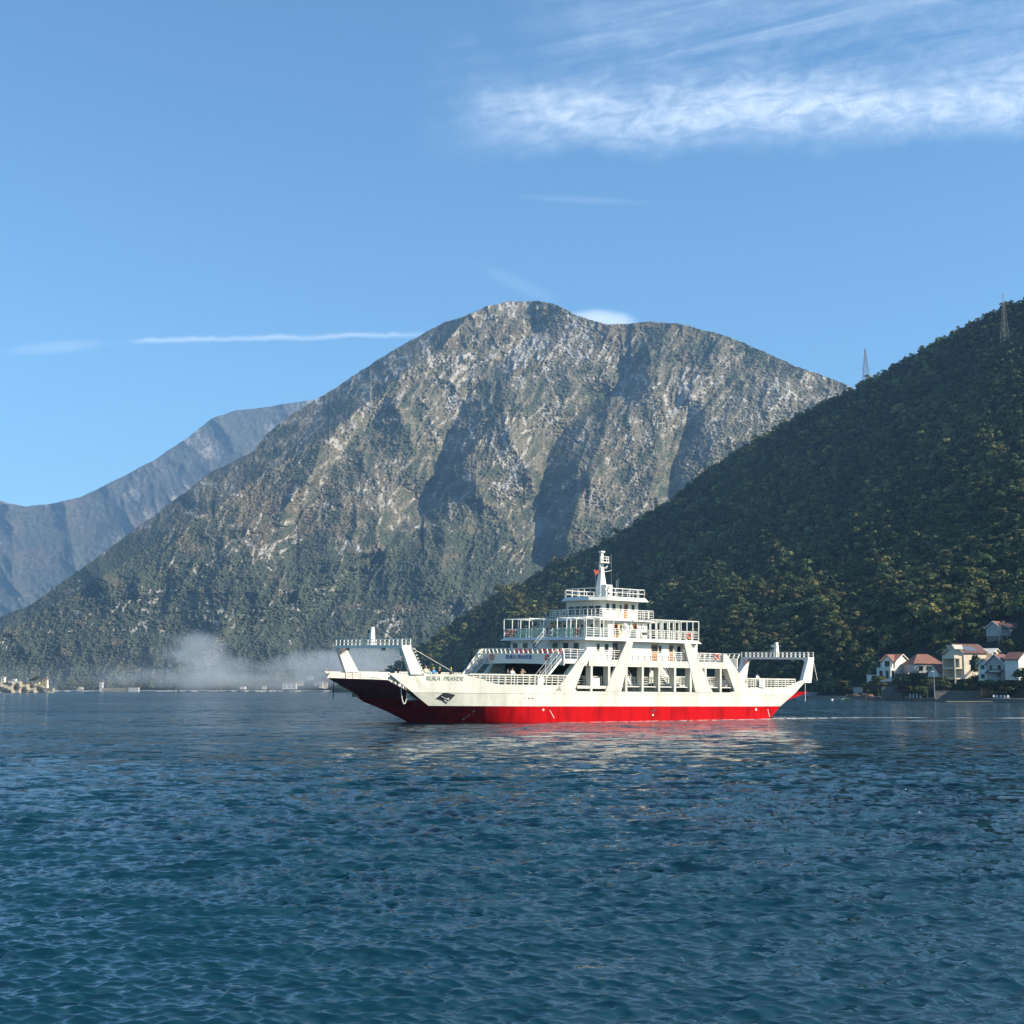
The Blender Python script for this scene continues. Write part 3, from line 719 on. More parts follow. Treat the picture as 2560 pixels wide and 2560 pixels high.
# heavy bar railings along the hull edge
def hull_rail(u0, u1, zf, boards):
    m = MB(); n = round((u1 - u0) / .8)
    for i in range(n + 1):
        u = u0 + (u1 - u0) * i / n; h0 = hull_in(u, 4.2); m.box(u - .05, u + .05, h0 + .04, h0 + .2, zf(u), 5.1)
    for h in (.27, .52, .77):
        z = 4.07 + h * 1.03
        us = [u for u in np.linspace(u0, u1, 60) if zf(u) < z + .02]
        if us: m.loft([[(u, hull_in(u, z) + a, z + b) for a, b in ((.09, -.045), (.15, -.045), (.15, .045), (.09, .045))] for u in us])
    m.loft([[(u, hull_in(u, 4.3) + a, b) for a, b in ((.02, 5.06), (.24, 5.06), (.24, 5.2), (.02, 5.2))] for u in np.linspace(u0 - .4, u1, 30)])
    return m
mir(lambda: hull_rail(-15.2, -2.6, lambda u: max(hull_top(u), 4.05), ()), 'railing', M_HULL)
mir(lambda: hull_rail(24.1, 35.0, lambda u: hull_top(u) if u > 25.1 else 4.05, ()), 'railing', M_HULL)
nb = MB().box(-7.0, -6.2, -.02, .03, 4.1, 5.02).build('notice_board', M_WHITE, ferry)
MB().box(-6.86, -6.7, -.03, -.024, 4.72, 4.95).build('marking', M_GREY, nb)
nb = MB().box(27.0, 28.0, -.02, .03, 4.1, 5.02).build('notice_board', M_WHITE, ferry)
MX = Matrix.Rotation(R_(90), 4, 'X')
text_mesh('21', .42, M_GREY, 'lettering', nb, Matrix.Translation((27.5, -.03, 4.82)) @ MX)
mir(lambda: railing([(-1.0, DEPTH + .05, 4.04), (24.0, DEPTH + .05, 4.04)], 1.05, 1.25), 'inner_railing', M_WHITE)

# upper deck (roof of the car deck) ----------------------------------------------------------
m = MB(); m.box(-3.1, 23.4, .96, FB - .96, 6.5, 7.02); m.box(-3.1, -.3, .3, .958, 6.5, 7.02); m.box(-3.1, -.3, FB - .958, FB - .3, 6.5, 7.02); m.build('upper_deck', M_WHITE, ferry)
MB().box(-.5, 22.6, FB - 1.3, FB - 1.2, 4.06, 6.48).build('shade_panel', mat('panel_shade_grey', (.055, .06, .062), .8), ferry)  # added panel: blocks far-side light, its dark colour stands in for car-deck shade
# bow fascia with slightly arched lower edge and bowed plan
def fascia(sgn, u0):
    m = MB(); rings = []
    for i in range(25):
        v = .3 + (FB - .6) * i / 24; c = 1 - ((v - FC) / (FC - .3))**2; u = u0 + sgn * .35 * c; zb = 6.27 + .16 * c; zt = 7.62
        rings.append([(u, v, zb), (u, v, zt), (u - sgn * .12, v, zt), (u - sgn * .12, v, zb)])
    return m.loft(rings)
fa = fascia(-1, -3.2).build('fascia', M_WHITE, ferry); fascia(1, 23.6).build('fascia', M_WHITE, ferry)
def curved_rail(sgn, u0):
    m = MB(); P = []
    for i in range(19):
        v = .3 + (FB - .6) * i / 18; c = 1 - ((v - FC) / (FC - .3))**2; P.append((u0 + sgn * .35 * c, v))
    for (u, v) in P: m.beam((u, v, 7.6), (u + sgn * .25, v - .05, 8.15), .09, .16, up=(1, 0, 0))
    for h, r in ((.45, .025), (1., .045)): m.path([(u + sgn * .25 * h, v - .05 * h, 7.6 + .55 * h) for u, v in P], r, 5)
    return m
curved_rail(-1, -3.2).build('railing', M_WHITE, ferry); curved_rail(1, 23.6).build('railing', M_WHITE, ferry)
mir(lambda: railing([(-3.2, .32, 7.02), (-.35, .32, 7.02)], 1.08, .9), 'railing', M_WHITE)
mir(lambda: railing([(.35, .3, 7.02), (20.8, .3, 7.02)], 1.06, .95), 'railing', M_WHITE)
mir(lambda: MB().box(-.4, 21.2, .02, .955, 7.0, 7.03), 'deck_edge', M_WHITE)

# stairs ------------------------------------------------------------------------------------
def stair(p, q, wid, steps, axis='x'):
    """flight from p (bottom) to q (top); wid across y"""
    m = MB(); p = Vector(p); q = Vector(q); w_ = Vector((0, wid, 0))
    for k in range(steps):
        c = p + (q - p) * ((k + .5) / steps); m.box(c.x - .14, c.x + .14, c.y + .04, c.y + wid - .04, c.z - .02, c.z + .02)
    for o_ in (Vector((0, 0, 0)), w_): m.beam(p + o_, q + o_, .05, .26)
    return m
def stair_rail(p, q, wid):
    m = MB(); p = Vector(p); q = Vector(q); n = 4
    for o_ in (0, wid):
        w_ = Vector((0, o_, 0))
        for i in range(n + 1): c = p + (q - p) * i / n + w_; m.tube(c, c + Vector((0, 0, 1)), .03, .03, 5)
        for h in (.5, 1.): m.tube(p + w_ + Vector((0, 0, h)), q + w_ + Vector((0, 0, h)), .03, .03, 5)
    return m
def deck_stairs(p, q, wid):
    st = stair(p, q, wid, 12).build('staircase', M_WHITE, ferry); stair_rail(p, q, wid).build('handrail', M_WHITE, st); return st
deck_stairs((-6.3, .5, 4.05), (-3.3, .5, 7.05), 1.1); deck_stairs((-6.3, FB - 1.6, 4.05), (-3.3, FB - 1.6, 7.05), 1.1)
# plated outer side of the far forward stair, catching the sun
MB().prism([(-6.9, 4.1), (-6.2, 4.1), (-3.3, 6.6), (-3.3, 8.1), (-3.7, 8.1)], FB - .42, FB - .36, 'y').build('stair_screen', M_WHITE, ferry)
MB().prism([(27.3, 4.1), (26.6, 4.1), (23.7, 6.6), (23.7, 8.1), (24.1, 8.1)], FB - .42, FB - .36, 'y').build('stair_screen', M_WHITE, ferry)
deck_stairs((26.6, FB - 1.6, 4.05), (23.7, FB - 1.6, 7.05), 1.1)
deck_stairs((-2.5, 6.6, 7.03), (-.15, 6.6, 9.56), 1.5)
deck_stairs((8.8, 1.0, 2.3), (5.4, 1.0, 6.5), 1.0)
deck_stairs((3.0, 13.9, 9.57), (5.0, 13.9, 11.75), .9)

# cabins ------------------------------------------------------------------------------------
def cab(name, u0, u1, v0, v1, z0, z1, out=0.):
    m = MB(); m.loft([[(u0, v0, z0), (u1, v0, z0), (u1, v1, z0), (u0, v1, z0)], [(u0 - out, v0, z1), (u1 + out, v0, z1), (u1 + out, v1, z1), (u0 - out, v1, z1)]])
    return m.build(name, M_WHITE, ferry)
def window(par, face, a0, a1, z0, z1, pos, lean=0., glass=M_GLASS, name='window'):
    """pane set in a thin frame on a wall; face 'v' = side wall (a = u), 'u' = end wall (a = v)"""
    fr = MB(); t = .05; s = -1 if pos[1] < 0 else 1; p = pos[0]; d0 = p - .004 * s * -1 if False else p
    def bx(m, x0, x1, y0, y1, o0, o1):
        lo, hi = sorted((p + o0 * s, p + o1 * s))
        if face == 'v': m.box(x0, x1, lo, hi, y0, y1)
        else: m.box(lo, hi, x0, x1, y0, y1)
    bx(fr, a0 - t, a0, z0 - t, z1 + t, -.01, .03); bx(fr, a1, a1 + t, z0 - t, z1 + t, -.01, .03); bx(fr, a0, a1, z0 - t, z0, -.01, .03); bx(fr, a0, a1, z1, z1 + t, -.01, .03)
    f = fr.build(name, M_WHITE, par); g = MB(); bx(g, a0, a1, z0, z1, -.01, .008); g.build('pane', glass, f); return f
def door(par, a0, a1, z0, z1, p, m_=M_DOOR, glazed=True):
    d = MB().box(a0, a1, p - .035, p + .01, z0, z1).build('door', m_, par)
    if glazed: MB().box(a0 + .12, a1 - .12, p - .045, p - .036, z0 + (z1 - z0) * .52, z1 - .18).build('pane', M_GLASS, d)
    MB().box(a1 - .1, a1 - .05, p - .08, p - .036, z0 + .95, z0 + 1.05).build('handle', M_STEEL, d); return d
SV = .92
c1 = cab('passenger_cabin', .5, 17.5, SV, FB - SV, 7.02, 9.2)
for v in (15.1, 13.0, 10.9, 6.95, 4.9, 2.9): window(c1, 'u', v - .55, v + .45, 7.8, 8.9, (.5, -1))
for a0, a1 in ((1.95, 2.38), (3.1, 3.7), (11.3, 11.75)): window(c1, 'v', a0, a1, 7.95, 8.82, (SV, -1))
window(c1, 'v', 14.2, 14.75, 7.95, 8.82, (SV, -1))
door(c1, 4.31, 5.03, 7.06, 9.0, SV, M_DARK, False); door(c1, 5.06, 6.0, 7.06, 8.2, SV, M_DOOR, False); door(c1, 10.15, 11.2, 7.06, 9.0, SV); door(c1, 12.9, 13.6, 7.06, 9.0, SV)
MB().box(.3, .49, 15.7, 15.9, 8.85, 9.0).build('lamp', M_GREY, c1)

def slab(name, poly, z0, z1, inset):
    """deck slab with outward-sloping skirt; poly in plan, lower edge at full size"""
    cx = sum(p[0] for p in poly) / len(poly); cy = sum(p[1] for p in poly) / len(poly)
    up = []
    for (x, y) in poly:
        up.append((x - math.copysign(inset, x - cx), y - math.copysign(inset, y - cy), z1))
    m = MB(); m.loft([[(x, y, z0) for x, y in poly], up]); return m.build(name, M_WHITE, ferry)
slab('promenade_deck', [(-.45, 0), (17.4, 0), (17.4, FB), (-.45, FB), (-.95, FC)], 9.2, 9.57, .35)
# rails of the promenade deck; forward ones carry wind glass
fr = MB(); F2 = [(-.1, .4), (-.45, FC), (-.1, FB - .4)]
fr = railing([(-.08, .38, 9.57), (-.35, 6.4, 9.57)], 1.03, 1.2, bars=()).build('railing', M_WHITE, ferry)
MB().box(-.28, -.26, .5, 6.3, 9.65, 10.5).build('wind_glass', mat('wind_glass', (.35, .5, .48), .05, trans=.9), fr)
fr = railing([(-.35, 8.2, 9.57), (-.08, FB - .38, 9.57)], 1.03, 1.2, bars=()).build('railing', M_WHITE, ferry)
MB().box(-.28, -.26, 8.3, 15.3, 9.65, 10.5).build('wind_glass', MATS['wind_glass'], fr)
mir(lambda: railing([(-.05, .36, 9.57), (17.05, .36, 9.57)], 1.03, 1.1), 'railing', M_WHITE)
railing([(17.08, .36, 9.57), (17.08, FB - .36, 9.57)], 1.03, 1.1).build('railing', M_WHITE, ferry)
# open canopy frames
def canopy(u0, u1, v0, v1, du=2.1, dv=2.0, nm='canopy_frame'):
    m = MB(); nu = max(1, round((u1 - u0) / du)); nv = max(1, round((v1 - v0) / dv)); z = 11.85; r = .085
    for i in range(nu + 1):
        u = u0 + (u1 - u0) * i / nu; m.beam((u, v0, z), (u, v1, z), r, r)
        for v in (v0, v1): m.beam((u, v, 9.57), (u, v, z - r / 2), r, r, up=(1, 0, 0))
    for j in range(nv + 1):
        v = v0 + (v1 - v0) * j / nv; m.beam((u0, v, z + .003), (u1, v, z + .003), r, r)
        if 0 < j < nv:
            for u in (u0, u1): m.beam((u, v, 9.57), (u, v, z - r / 2), r, r, up=(1, 0, 0))
    return m.build(nm, M_WHITE, ferry)
canopy(-.1, 3.9, .3, 5.8, 2.0, 1.85); canopy(-.1, 4.2, FB - 5.6, FB - .3, 2.1, 1.8)
canopy(9.5, 17.1, .3, 3.8, .95, 3.5); canopy(12.6, 17.1, 3.9, FB - .3, 1.5, 4)
c2 = cab('officers_cabin', 6.05, 12.2, 4.0, FB - 4.0, 9.57, 11.7)
door(c2, 6.95, 7.6, 9.62, 11.4, 4.0); door(c2, 9.9, 10.5, 9.62, 11.4, 4.0)
door(c2, 7.75, 8.3, 9.62, 11.4, 4.0, mat('cream_door', (.7, .62, .35), .5))
for v in (12.4, 10.9, 9.9, 8.9, 7.0, 5.2): window(c2, 'u', v - .3, v + .3, 10.6, 11.3, (6.05, -1))
# satellite dish, white locker and black notice in front of it
dsh = MB(); dsh.loft([[(8.0 + .02 * math.cos(a) * k, 3.2 - (.18 * (1 - k * k)) + .0, 11.0 + .42 * k * math.sin(a)) if False else (8.0 + .42 * k * math.cos(a), 3.15 - .16 * (1 - k * k), 11.0 + .42 * k * math.sin(a)) for a in np.linspace(0, 2 * math.pi, 16, endpoint=False)] for k in (.05, .4, .75, 1.0)], True, False)
dsh.tube((8.0, 3.3, 11.0), (8.0, 3.9, 10.6), .04); dsh.tube((8.35, 2.6, 10.8), (8.0, 3.1, 10.65), .025)
dsh.build('satellite_dish', mat('dish_grey', (.34, .34, .34), .6), c2)
lk = MB().box(8.0, 9.6, 1.2, 2.2, 9.6, 10.6).build('locker', M_WHITE, ferry, bevel=.04)
MB().box(8.2, 8.95, .29, .32, 10.0, 10.3).build('nameplate', M_DARK, ferry)
slab('bridge_deck', [(4.3, 3.45), (12.9, 3.45), (12.9, FB - 3.45), (4.3, FB - 3.45), (3.9, FC)], 11.7, 11.96, .12)
mir(lambda: railing([(4.45, 3.6, 11.96), (12.75, 3.6, 11.96)], 1.06, .85), 'railing', M_WHITE)
railing([(4.45, 3.6, 11.96), (4.1, FC, 11.96), (4.45, FB - 3.6, 11.96)], 1.06, .7, bars=(.33, .66)).build('railing', M_WHITE, ferry)
railing([(12.75, 3.6, 11.96), (12.75, FB - 3.6, 11.96)], 1.06, .85).build('railing', M_WHITE, ferry)
# wheelhouse
wh = cab('wheelhouse', 6.1, 11.4, 5.0, FB - 5.0, 11.96, 14.1, out=.18)
for v in (11.05, 9.72, 8.4, 7.1, 5.8): 
    o = window(wh, 'u', v - .52, v + .56, 12.5, 13.9, (6.1, -1)); o.matrix_local = Matrix.Translation((-.075 * 1.6, 0, 0)) 
for a0, a1 in ((6.55, 7.0), (7.45, 8.0), (10.45, 10.95)): window(wh, 'v', a0, a1, 12.95, 13.75, (5.0, -1))
door(wh, 8.5, 9.05, 12.0, 13.85, 5.0, M_WHITE); door(wh, 9.3, 9.95, 12.0, 13.85, 5.0)
MB().box(8.46, 8.5, 4.94, 4.999, 12.0, 13.9).build('lamp', mat('yellow_plastic', (.8, .65, .05), .5), wh)
slab('wheelhouse_roof', [(5.9, 3.9), (12.3, 3.9), (12.3, FB - 3.9), (5.9, FB - 3.9), (4.5, FB - 5.8), (4.5, 5.8)], 14.1, 14.56, .32)
railing([(5.0, 6.1, 14.56), (6.2, 4.3, 14.56), (11.9, 4.3, 14.56), (11.9, FB - 4.3, 14.56), (6.2, FB - 4.3, 14.56), (5.0, FB - 6.1, 14.56), (5.0, 6.1, 14.56)], .98, 1.1, bars=(.5,), r=.04, cap=.05).build('railing', M_WHITE, ferry)
# mast
MU, MV = 8.45, 8.35
ms = MB(); ms.loft([[(MU + sx * a, MV + sy * a, z) for sx, sy in ((-1, -1), (1, -1), (1, 1), (-1, 1))] for a, z in ((.50, 14.56), (.46, 15.9), (.27, 17.6), (.19, 18.6), (.17, 20.1))])
mast = ms.build('mast', M_WHITE, ferry)
MB().box(MU - .32, MU + .32, MV - .32, MV + .32, 20.12, 20.32).build('radar', M_WHITE, mast, bevel=.05)
m = MB()
for z in (18.95, 19.3, 19.6): m.beam((MU - .62, MV - .62, z), (MU + .62, MV - .62, z), .07, .07)
for du in (-.62, -.3, .3, .62): m.beam((MU + du, MV - .62, 18.9), (MU + du, MV - .62, 19.65), .07, .07, up=(1, 0, 0))
m.box(MU - .72, MU + .72, MV - .75, MV - .2, 18.83, 18.89); m.build('lamp_rack', M_WHITE, mast)
for s in (-1, 1):
    m = MB(); m.tube((MU + s * .2, MV - .2, 18.25), (MU + s * .55, MV - .35, 18.3), .05, .16, 8); m.tube((MU + s * .5, MV - .33, 18.3), (MU + s * .62, MV - .38, 18.55), .08, .10, 8); m.build('horn', M_WHITE, mast)
m = MB(); m.beam((MU - .6, MV, 17.75), (MU + .1, MV, 17.72), .06, .06); m.beam((MU, MV, 17.7), (MU + 1.35, MV - .3, 18.0), .06, .06); m.build('yard', M_WHITE, mast)
m = MB(); m.tube((MU + 1.3, MV - .3, 17.98), (MU + 1.25, MV - .3, 20.0), .022); m.tube((MU + 1.32, MV - .3, 17.95), (MU + 1.4, MV - .3, 15.6), .010); m.build('antenna', M_STEEL, mast)
fl = MB(); fl.prism([(MU - 1.25, 18.0), (MU - .2, 17.9), (MU - .35, 17.6), (MU - .8, 17.45), (MU - .95, 17.2), (MU - 1.05, 17.6)], MV - .05, MV - .03, 'y')
fl.build('flag', mat('flag_red', (.30, .05, .03), .8), mast); MB().tube((MU - .98, MV - .04, 17.25), (MU - .75, MV - .04, 15.0), .008).build('halyard', M_ROPE, mast)
m = MB(); m.box(7.0, 8.0, 5.6, 6.6, 14.57, 16.05)
fx = m.build('funnel', M_WHITE, ferry, bevel=.04)
for z in (15.0, 15.65): MB().tube((7.4, 5.62, z), (7.4, 5.58, z), .17, .17, 14).build('porthole', M_GLASS, fx)
for u, h in ((11.2, 2.3), (11.45, 2.6)): MB().tube((u, 8.8, 14.57), (u, 8.8, 14.57 + h), .025).build('antenna', M_STEEL, ferry)
MB().box(6.0, 6.6, 4.6, 5.0, 15.2, 15.5).build('floodlight', M_WHITE, ferry)

# gantries over the ramps --------------------------------------------------------------------
def gantry(sg, u_top, u_foot, v0, v1, z0, zf):
    """sg -1 = bow, +1 = stern; beam across with a walkway rail, raking legs"""
    ua, ub = sorted((u_top, u_top - sg * 1.15))
    b = MB(); b.box(ua, ub, v0, v1, 7.72, 8.02); beam = b.build('gantry', M_WHITE, ferry)
    for v, s in ((v0, 1), (v1, -1)):
        fa_, fb_ = sorted((u_foot, u_foot - sg * 1.7))
        ya, yb = sorted((v, v + s * .55))
        l = MB(); l.loft([[(fa_, ya, zf), (fb_, ya, zf), (fb_, yb, zf), (fa_, yb, zf)], [(ua + .02, ya, 7.72), (ub - .02, ya, 7.72), (ub - .02, yb, 7.72), (ua + .02, yb, 7.72)]]); l.build('leg', M_WHITE, beam)
        br = MB(); ys = v + s * .55; ar = [(ys, 7.72), (ys, 6.9)] + [(ys + s * .85 * (1 - math.cos(t)), 6.9 + .82 * math.sin(t)) for t in np.linspace(.15, math.pi / 2, 7)]
        br.prism(ar, ua + .1, ub - .1, 'x'); br.build('bracket', M_WHITE, beam)
    r = MB(); n = 16
    for uu in (ua + .08, ub - .08):
        for i in range(n + 1): v = v0 + .1 + (v1 - v0 - .2) * i / n; r.box(uu - .04, uu + .04, v - .05, v + .05, 8.02, 8.66)
        for z in (8.34, 8.66): r.box(uu - .035, uu + .035, v0 + .06, v1 - .06, z - .03, z + .035)
    r.build('railing', M_WHITE, beam)
    vm = (v0 + v1) / 2; um = (ua + ub) / 2
    k = MB(); k.loft([[(um + a * sx, vm + a * sy, z) for sx, sy in ((-1, -1), (1, -1), (1, 1), (-1, 1))] for a, z in ((.30, 8.02), (.17, 10.0))])
    if sg > 0: k.beam((um, vm - .8, 9.5), (um, vm + .8, 9.5), .06, .06)
    mm = k.build('lamp_mast', M_WHITE, beam)
    for z in (8.7, 9.5): MB().tube((um - .1, vm + .55, z - .18), (um - .1, vm + .55, z + .18), .14, .14, 8).build('lamp', M_DARK if sg < 0 else M_WHITE, mm)
    if sg < 0: MB().tube((um, vm + .1, 10.0), (um, vm + .1, 10.35), .1, .05).build('lamp', M_DARK, mm)
    for v in (vm + 4.4, vm - 3.6): MB().box(ua - .15, ua + .15, v - .2, v + .2, 7.45, 7.75).build('floodlight', M_GREY, beam)
    return beam
gb = gantry(-1, -23.8, -22.6, 1.0, FB - 1.2, 4.9, 5.0)
gs = gantry(1, 39.3, 38.75, 2.3, FB - 2.3, 4.9, 4.7)
# stays
MB().tube((-22.8, 1.0, 7.85), (-17.6, 1.3, 5.5), .028).build('cable', M_ROPE, gb); MB().tube((-23.4, 1.3, 7.7), (-22.6, 3.2, 5.1), .022).build('cable', M_ROPE, gb)
MB().tube((-24.9, FB - 1.4, 5.0), (-24.6, FB - 1.4, 7.0), .022).build('cable', M_ROPE, gb)
MB().tube((39.2, 2.4, 7.7), (38.9, 1.4, 5.05), .022).build('cable', M_STEEL, gs); MB().tube((38.9, FB - 2.4, 7.7), (34.0, FB - 2.4, 5.1), .02).build('cable', M_STEEL, gs)
# rough welded ladder edge on the near bow leg
m = MB()
for k in range(9): t = k / 8; m.box(-21.2 - 1.25 * t, -20.98 - 1.25 * t, .9, 1.2, 5.1 + 2.5 * t, 5.18 + 2.5 * t)
m.build('ladder', M_WHITE, gb)

# ramps --------------------------------------------------------------------------------------
M_DKRED = mat('ramp_shade_red', (.16, .006, .010), .7, var=.4, vscale=.5)  # hull red darkened: shade under the ramp is put into the colour
def ramp(sg, u_lip, z_lip, u_h, z_h, v0, v1):
    r = MB(); t = .26
    a0 = (u_lip, z_lip); a1 = (u_h, z_h)
    r.loft([[(a0[0], v, a0[1]), (a1[0], v, a1[1]), (a1[0], v, a1[1] + t * 1.3), (a0[0], v, a0[1] + t * .35)] for v in (v0, v1)])
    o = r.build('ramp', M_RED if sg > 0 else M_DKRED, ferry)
    for k in range(6):
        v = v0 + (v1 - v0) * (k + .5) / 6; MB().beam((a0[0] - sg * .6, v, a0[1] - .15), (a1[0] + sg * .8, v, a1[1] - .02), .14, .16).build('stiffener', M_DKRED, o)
    return o
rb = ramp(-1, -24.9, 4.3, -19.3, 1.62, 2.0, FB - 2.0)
rs = ramp(1, 38.4, 3.45, 31.9, 1.70, 2.6, FB - 2.6)
# deck gear along the near edge of the bow ramp, on its inner side
def along(t): return (-24.9 + 5.6 * t, 4.3 - 2.68 * t)
m = MB()
for k in range(5):
    u, z = along(.16 + .085 * k); m.torus((u, 2.5, z + .45), .24, .055, 'x' if k % 2 else 'y', 12, 5)
u, z = along(.50)
for dv in (0, .22, .44): m.torus((u + .45, 2.2 + dv, z + .55), .3, .09, 'y', 14, 6)
m.build('mooring_rope', M_ROPE, rb)
u, z = along(.64); m = MB(); m.tube((u - .6, 2.35, z + .75), (u + .55, 2.35, z + .3), .22, .22, 12); m.box(u - .8, u - .65, 2.1, 2.6, z + .2, z + 1.05); m.box(u + .55, u + .7, 2.1, 2.6, z, z + .6); m.build('winch_drum', M_WHITE, rb)
m = MB()
for k in range(3): u, z = along(.05 + .1 * k); m.box(u - .05, u + .05, 2.1, 2.2, z + .1, z + .85)
m.path([(along(.02)[0], 2.15, along(.02)[1] + .85), (along(.30)[0], 2.15, along(.30)[1] + .75)], .045); m.path([(along(.02)[0], 2.15, along(.02)[1] + .5), (along(.30)[0], 2.15, along(.30)[1] + .45)], .035); m.build('railing', M_WHITE, rb)
pts = []
for i in range(15):
    t = i / 14; pts.append((-23.2 + .78 * t, 1.93, 3.5 - .36 * t - 1.38 * (1 - (2 * t - 1)**2)**.75))
MB().path(pts, .06, 6).build('rope_loop', M_ROPE, rb)
MB().tube((-24.3, FB - 2.1, 4.0), (-24.3, FB - 2.1, 2.0), .05).build('hanging_rope', mat('dark_rope', (.10, .09, .08), .9), rb)
MB().tube((37.6, 2.3, 4.6), (37.6, 2.3, 2.3), .06).build('hanging_rope', M_ROPE, rs)
# low box structures at the far bow corner and the cross rail behind the ramp
mir(lambda: MB().prism([(-25.0, 4.35), (-24.6, 4.98), (-20.6, 4.98), (-20.6, 4.2)], 1.5, 1.75, 'y'), 'bulwark_box', M_HULL)
railing([(-22.6, FB - 1.8, 4.05), (-17, FB - 1.8, 4.05)], 1.05, .9).build('railing', M_WHITE, ferry)
railing([(-22.2, 1.85, 4.05), (-6.6, 1.85, 4.05)], 1.0, 1.1).build('railing', M_WHITE, ferry)
railing([(26.8, 1.85, 4.05), (34, 2.0, 4.05)], 1.0, 1.1).build('railing', M_WHITE, ferry)

# anchor recess, lettering, marks --------------------------------------------------------------
def skin(u, z, off=-.012): return (u, hull_in(u, z) + off, z)
def hull_patch(pts, name, m_, th=.02, off=-.01, parent=None):
    m = MB(); a = [skin(u, z, off) for u, z in pts]; b = [skin(u, z, off + th) for u, z in pts]; n = len(pts)
    m.add(a + b, [tuple(range(n)), tuple(range(n, 2 * n))[::-1]] + [(i, n + i, n + (i + 1) % n, (i + 1) % n) for i in range(n)]); return m.build(name, m_, parent or ferry)
ap = hull_patch([(-18.62, 3.17), (-17.25, 2.92), (-18.0, 2.12), (-19.45, 2.5)], 'anchor_recess', mat('recess_black', (.008, .008, .009), .7), .05, -.035)
m = MB(); m.beam(skin(-18.9, 2.75, -.08), skin(-18.05, 2.38, -.08), .05, .06); m.tube(skin(-18.05, 2.5, -.10), skin(-18.05, 2.5, -.04), .09, .09, 10); m.beam(skin(-18.2, 2.58, -.09), skin(-17.95, 2.22, -.09), .05, .05); m.build('anchor', M_STEEL, ap)
MB().tube(skin(-18.5, 2.35, -.08), skin(-18.0, 2.10, -.08), .05).build('fairlead', M_HULL, ap)
for u, r in ((-8.69, .06), (-8.15, .09), (-7.9, .05), (-7.62, .10)): MB().tube((u, .03, 2.6), (u, -.012, 2.6), r, r, 12).build('scupper', M_DARK, ferry)
for (a, b) in (((-10.98, 3.7), (-11.25, 1.9)), ((-10.1, 3.7), (-10.32, 1.9)), ((-12.6, 3.1), (-13.5, 1.9))): hull_patch([(a[0], a[1]), (a[0] + .035, a[1]), (b[0] + .035, b[1]), (b[0], b[1])], 'weld_seam', mat('seam', (.38, .37, .33), .7), .02, -.008)
hull_patch([(-10.95, 3.66), (-10.1, 3.66), (-10.1, 3.70), (-10.95, 3.70)], 'weld_seam', MATS['seam'], .02, -.008)
for u, z, a in ((-6.15, 1.36, .13), (9.7, .75, .12), (26.6, 1.36, .16)): hull_patch([(u + a * 1.1 * math.cos(t) , z + a * math.sin(t)) for t in np.linspace(0, 2 * math.pi, 12, endpoint=False)][::-1], 'hull_mark', M_HULL, .02, -.01)
hull_patch([(9.4, 1.05), (9.9, 1.4), (10.3, 1.42), (9.95, 1.2)], 'scrape', M_DARK, .02, -.01)
for a in ([(-5.3, 1.35), (-5.24, 1.35), (-4.6, .45), (-4.7, .45)], [(29.0, 1.38), (29.1, 1.38), (29.72, .4), (29.6, .4)]): hull_patch(a[::-1], 'scrape', M_HULL, .02, -.01)
for k in range(5): u = -15.1 + .12 * k; z = .25 + .22 * k; hull_patch([(u, z), (u + .22, z), (u + .22, z + .09), (u, z + .09)], 'draught_mark', M_HULL, .02, -.012)
nm = text_mesh('RUKA  PRAVDE', .62, M_GREY, 'name_lettering', ferry, Matrix.Identity(4), .008, .28, 1)
for v_ in nm.data.vertices:
    c_ = v_.co; U_, Z_ = -18.6 + c_.x * 1.03, 4.60 + c_.y; v_.co = (U_, hull_in(U_, Z_) - .035 - c_.z, Z_)
MXF = Matrix.Rotation(R_(-90), 4, 'Z') @ Matrix.Rotation(R_(90), 4, 'X')
text_mesh('RUKA PRAVDE', .62, M_BLUE, 'name_lettering', ferry, Matrix.Translation((-3.585, 8.55, 7.15)) @ MXF, .01, 0., 1.30)

# things carried aboard -------------------------------------------------------------------------
def aboard(u, v, z, rot=0.): return FM @ Matrix.Translation((u, v, z)) @ Matrix.Rotation(rot, 4, 'Z')
def ring_buoy(u, v, z, ax, label):
    m = MB(); m.torus((0, 0, 0), .30, .085, ax, 24, 8, segs=lambda i: 1 if i % 6 < 1 else 0)
    o = m.build('life_ring', [M_ORANGE, M_WHITE], None, smooth=True); o.matrix_world = aboard(u, v, z)
    tag(o, label, 'life ring', 'orange life rings on the ferry'); return o
ring_buoy(-3.55, 14.3, 7.12, 'x', 'orange life ring on the bow fascia left of the blue ship name')
ring_buoy(-3.5, 3.1, 7.12, 'x', 'orange life ring on the bow fascia right of the blue ship name')
ring_buoy(-.45, 14.4, 10.1, 'x', 'orange life ring on the forward rail at the far end of the promenade deck')
ring_buoy(-.30, 15.5, 10.1, 'x', 'orange life ring at the outermost forward corner of the promenade deck')
ring_buoy(-.42, 1.6, 10.1, 'x', 'orange life ring on the forward rail right of the open stairs')
ring_buoy(15.5, .26, 10.1, 'y', 'orange life ring on the near rail under the after canopy frame')
ring_buoy(20.0, .22, 7.7, 'y', 'orange life ring where the after raking leg meets the upper deck rail')
def bench(u, v, z, L, label):
    root = empty('bench', aboard(u, v, z), label, 'bench', 'red benches on the forward upper deck')
    MB().box(-.25, .25, -L / 2, L / 2, .38, .50).build('seat', M_REDV, root, bevel=.03); MB().box(.20, .30, -L / 2, L / 2, .5, 1.12).build('backrest', M_REDV, root, bevel=.03)
    for s in (-1, 0, 1): MB().box(-.2, .25, s * (L / 2 - .2) - .04, s * (L / 2 - .2) + .04, 0, .38).build('leg', M_STEEL, root)
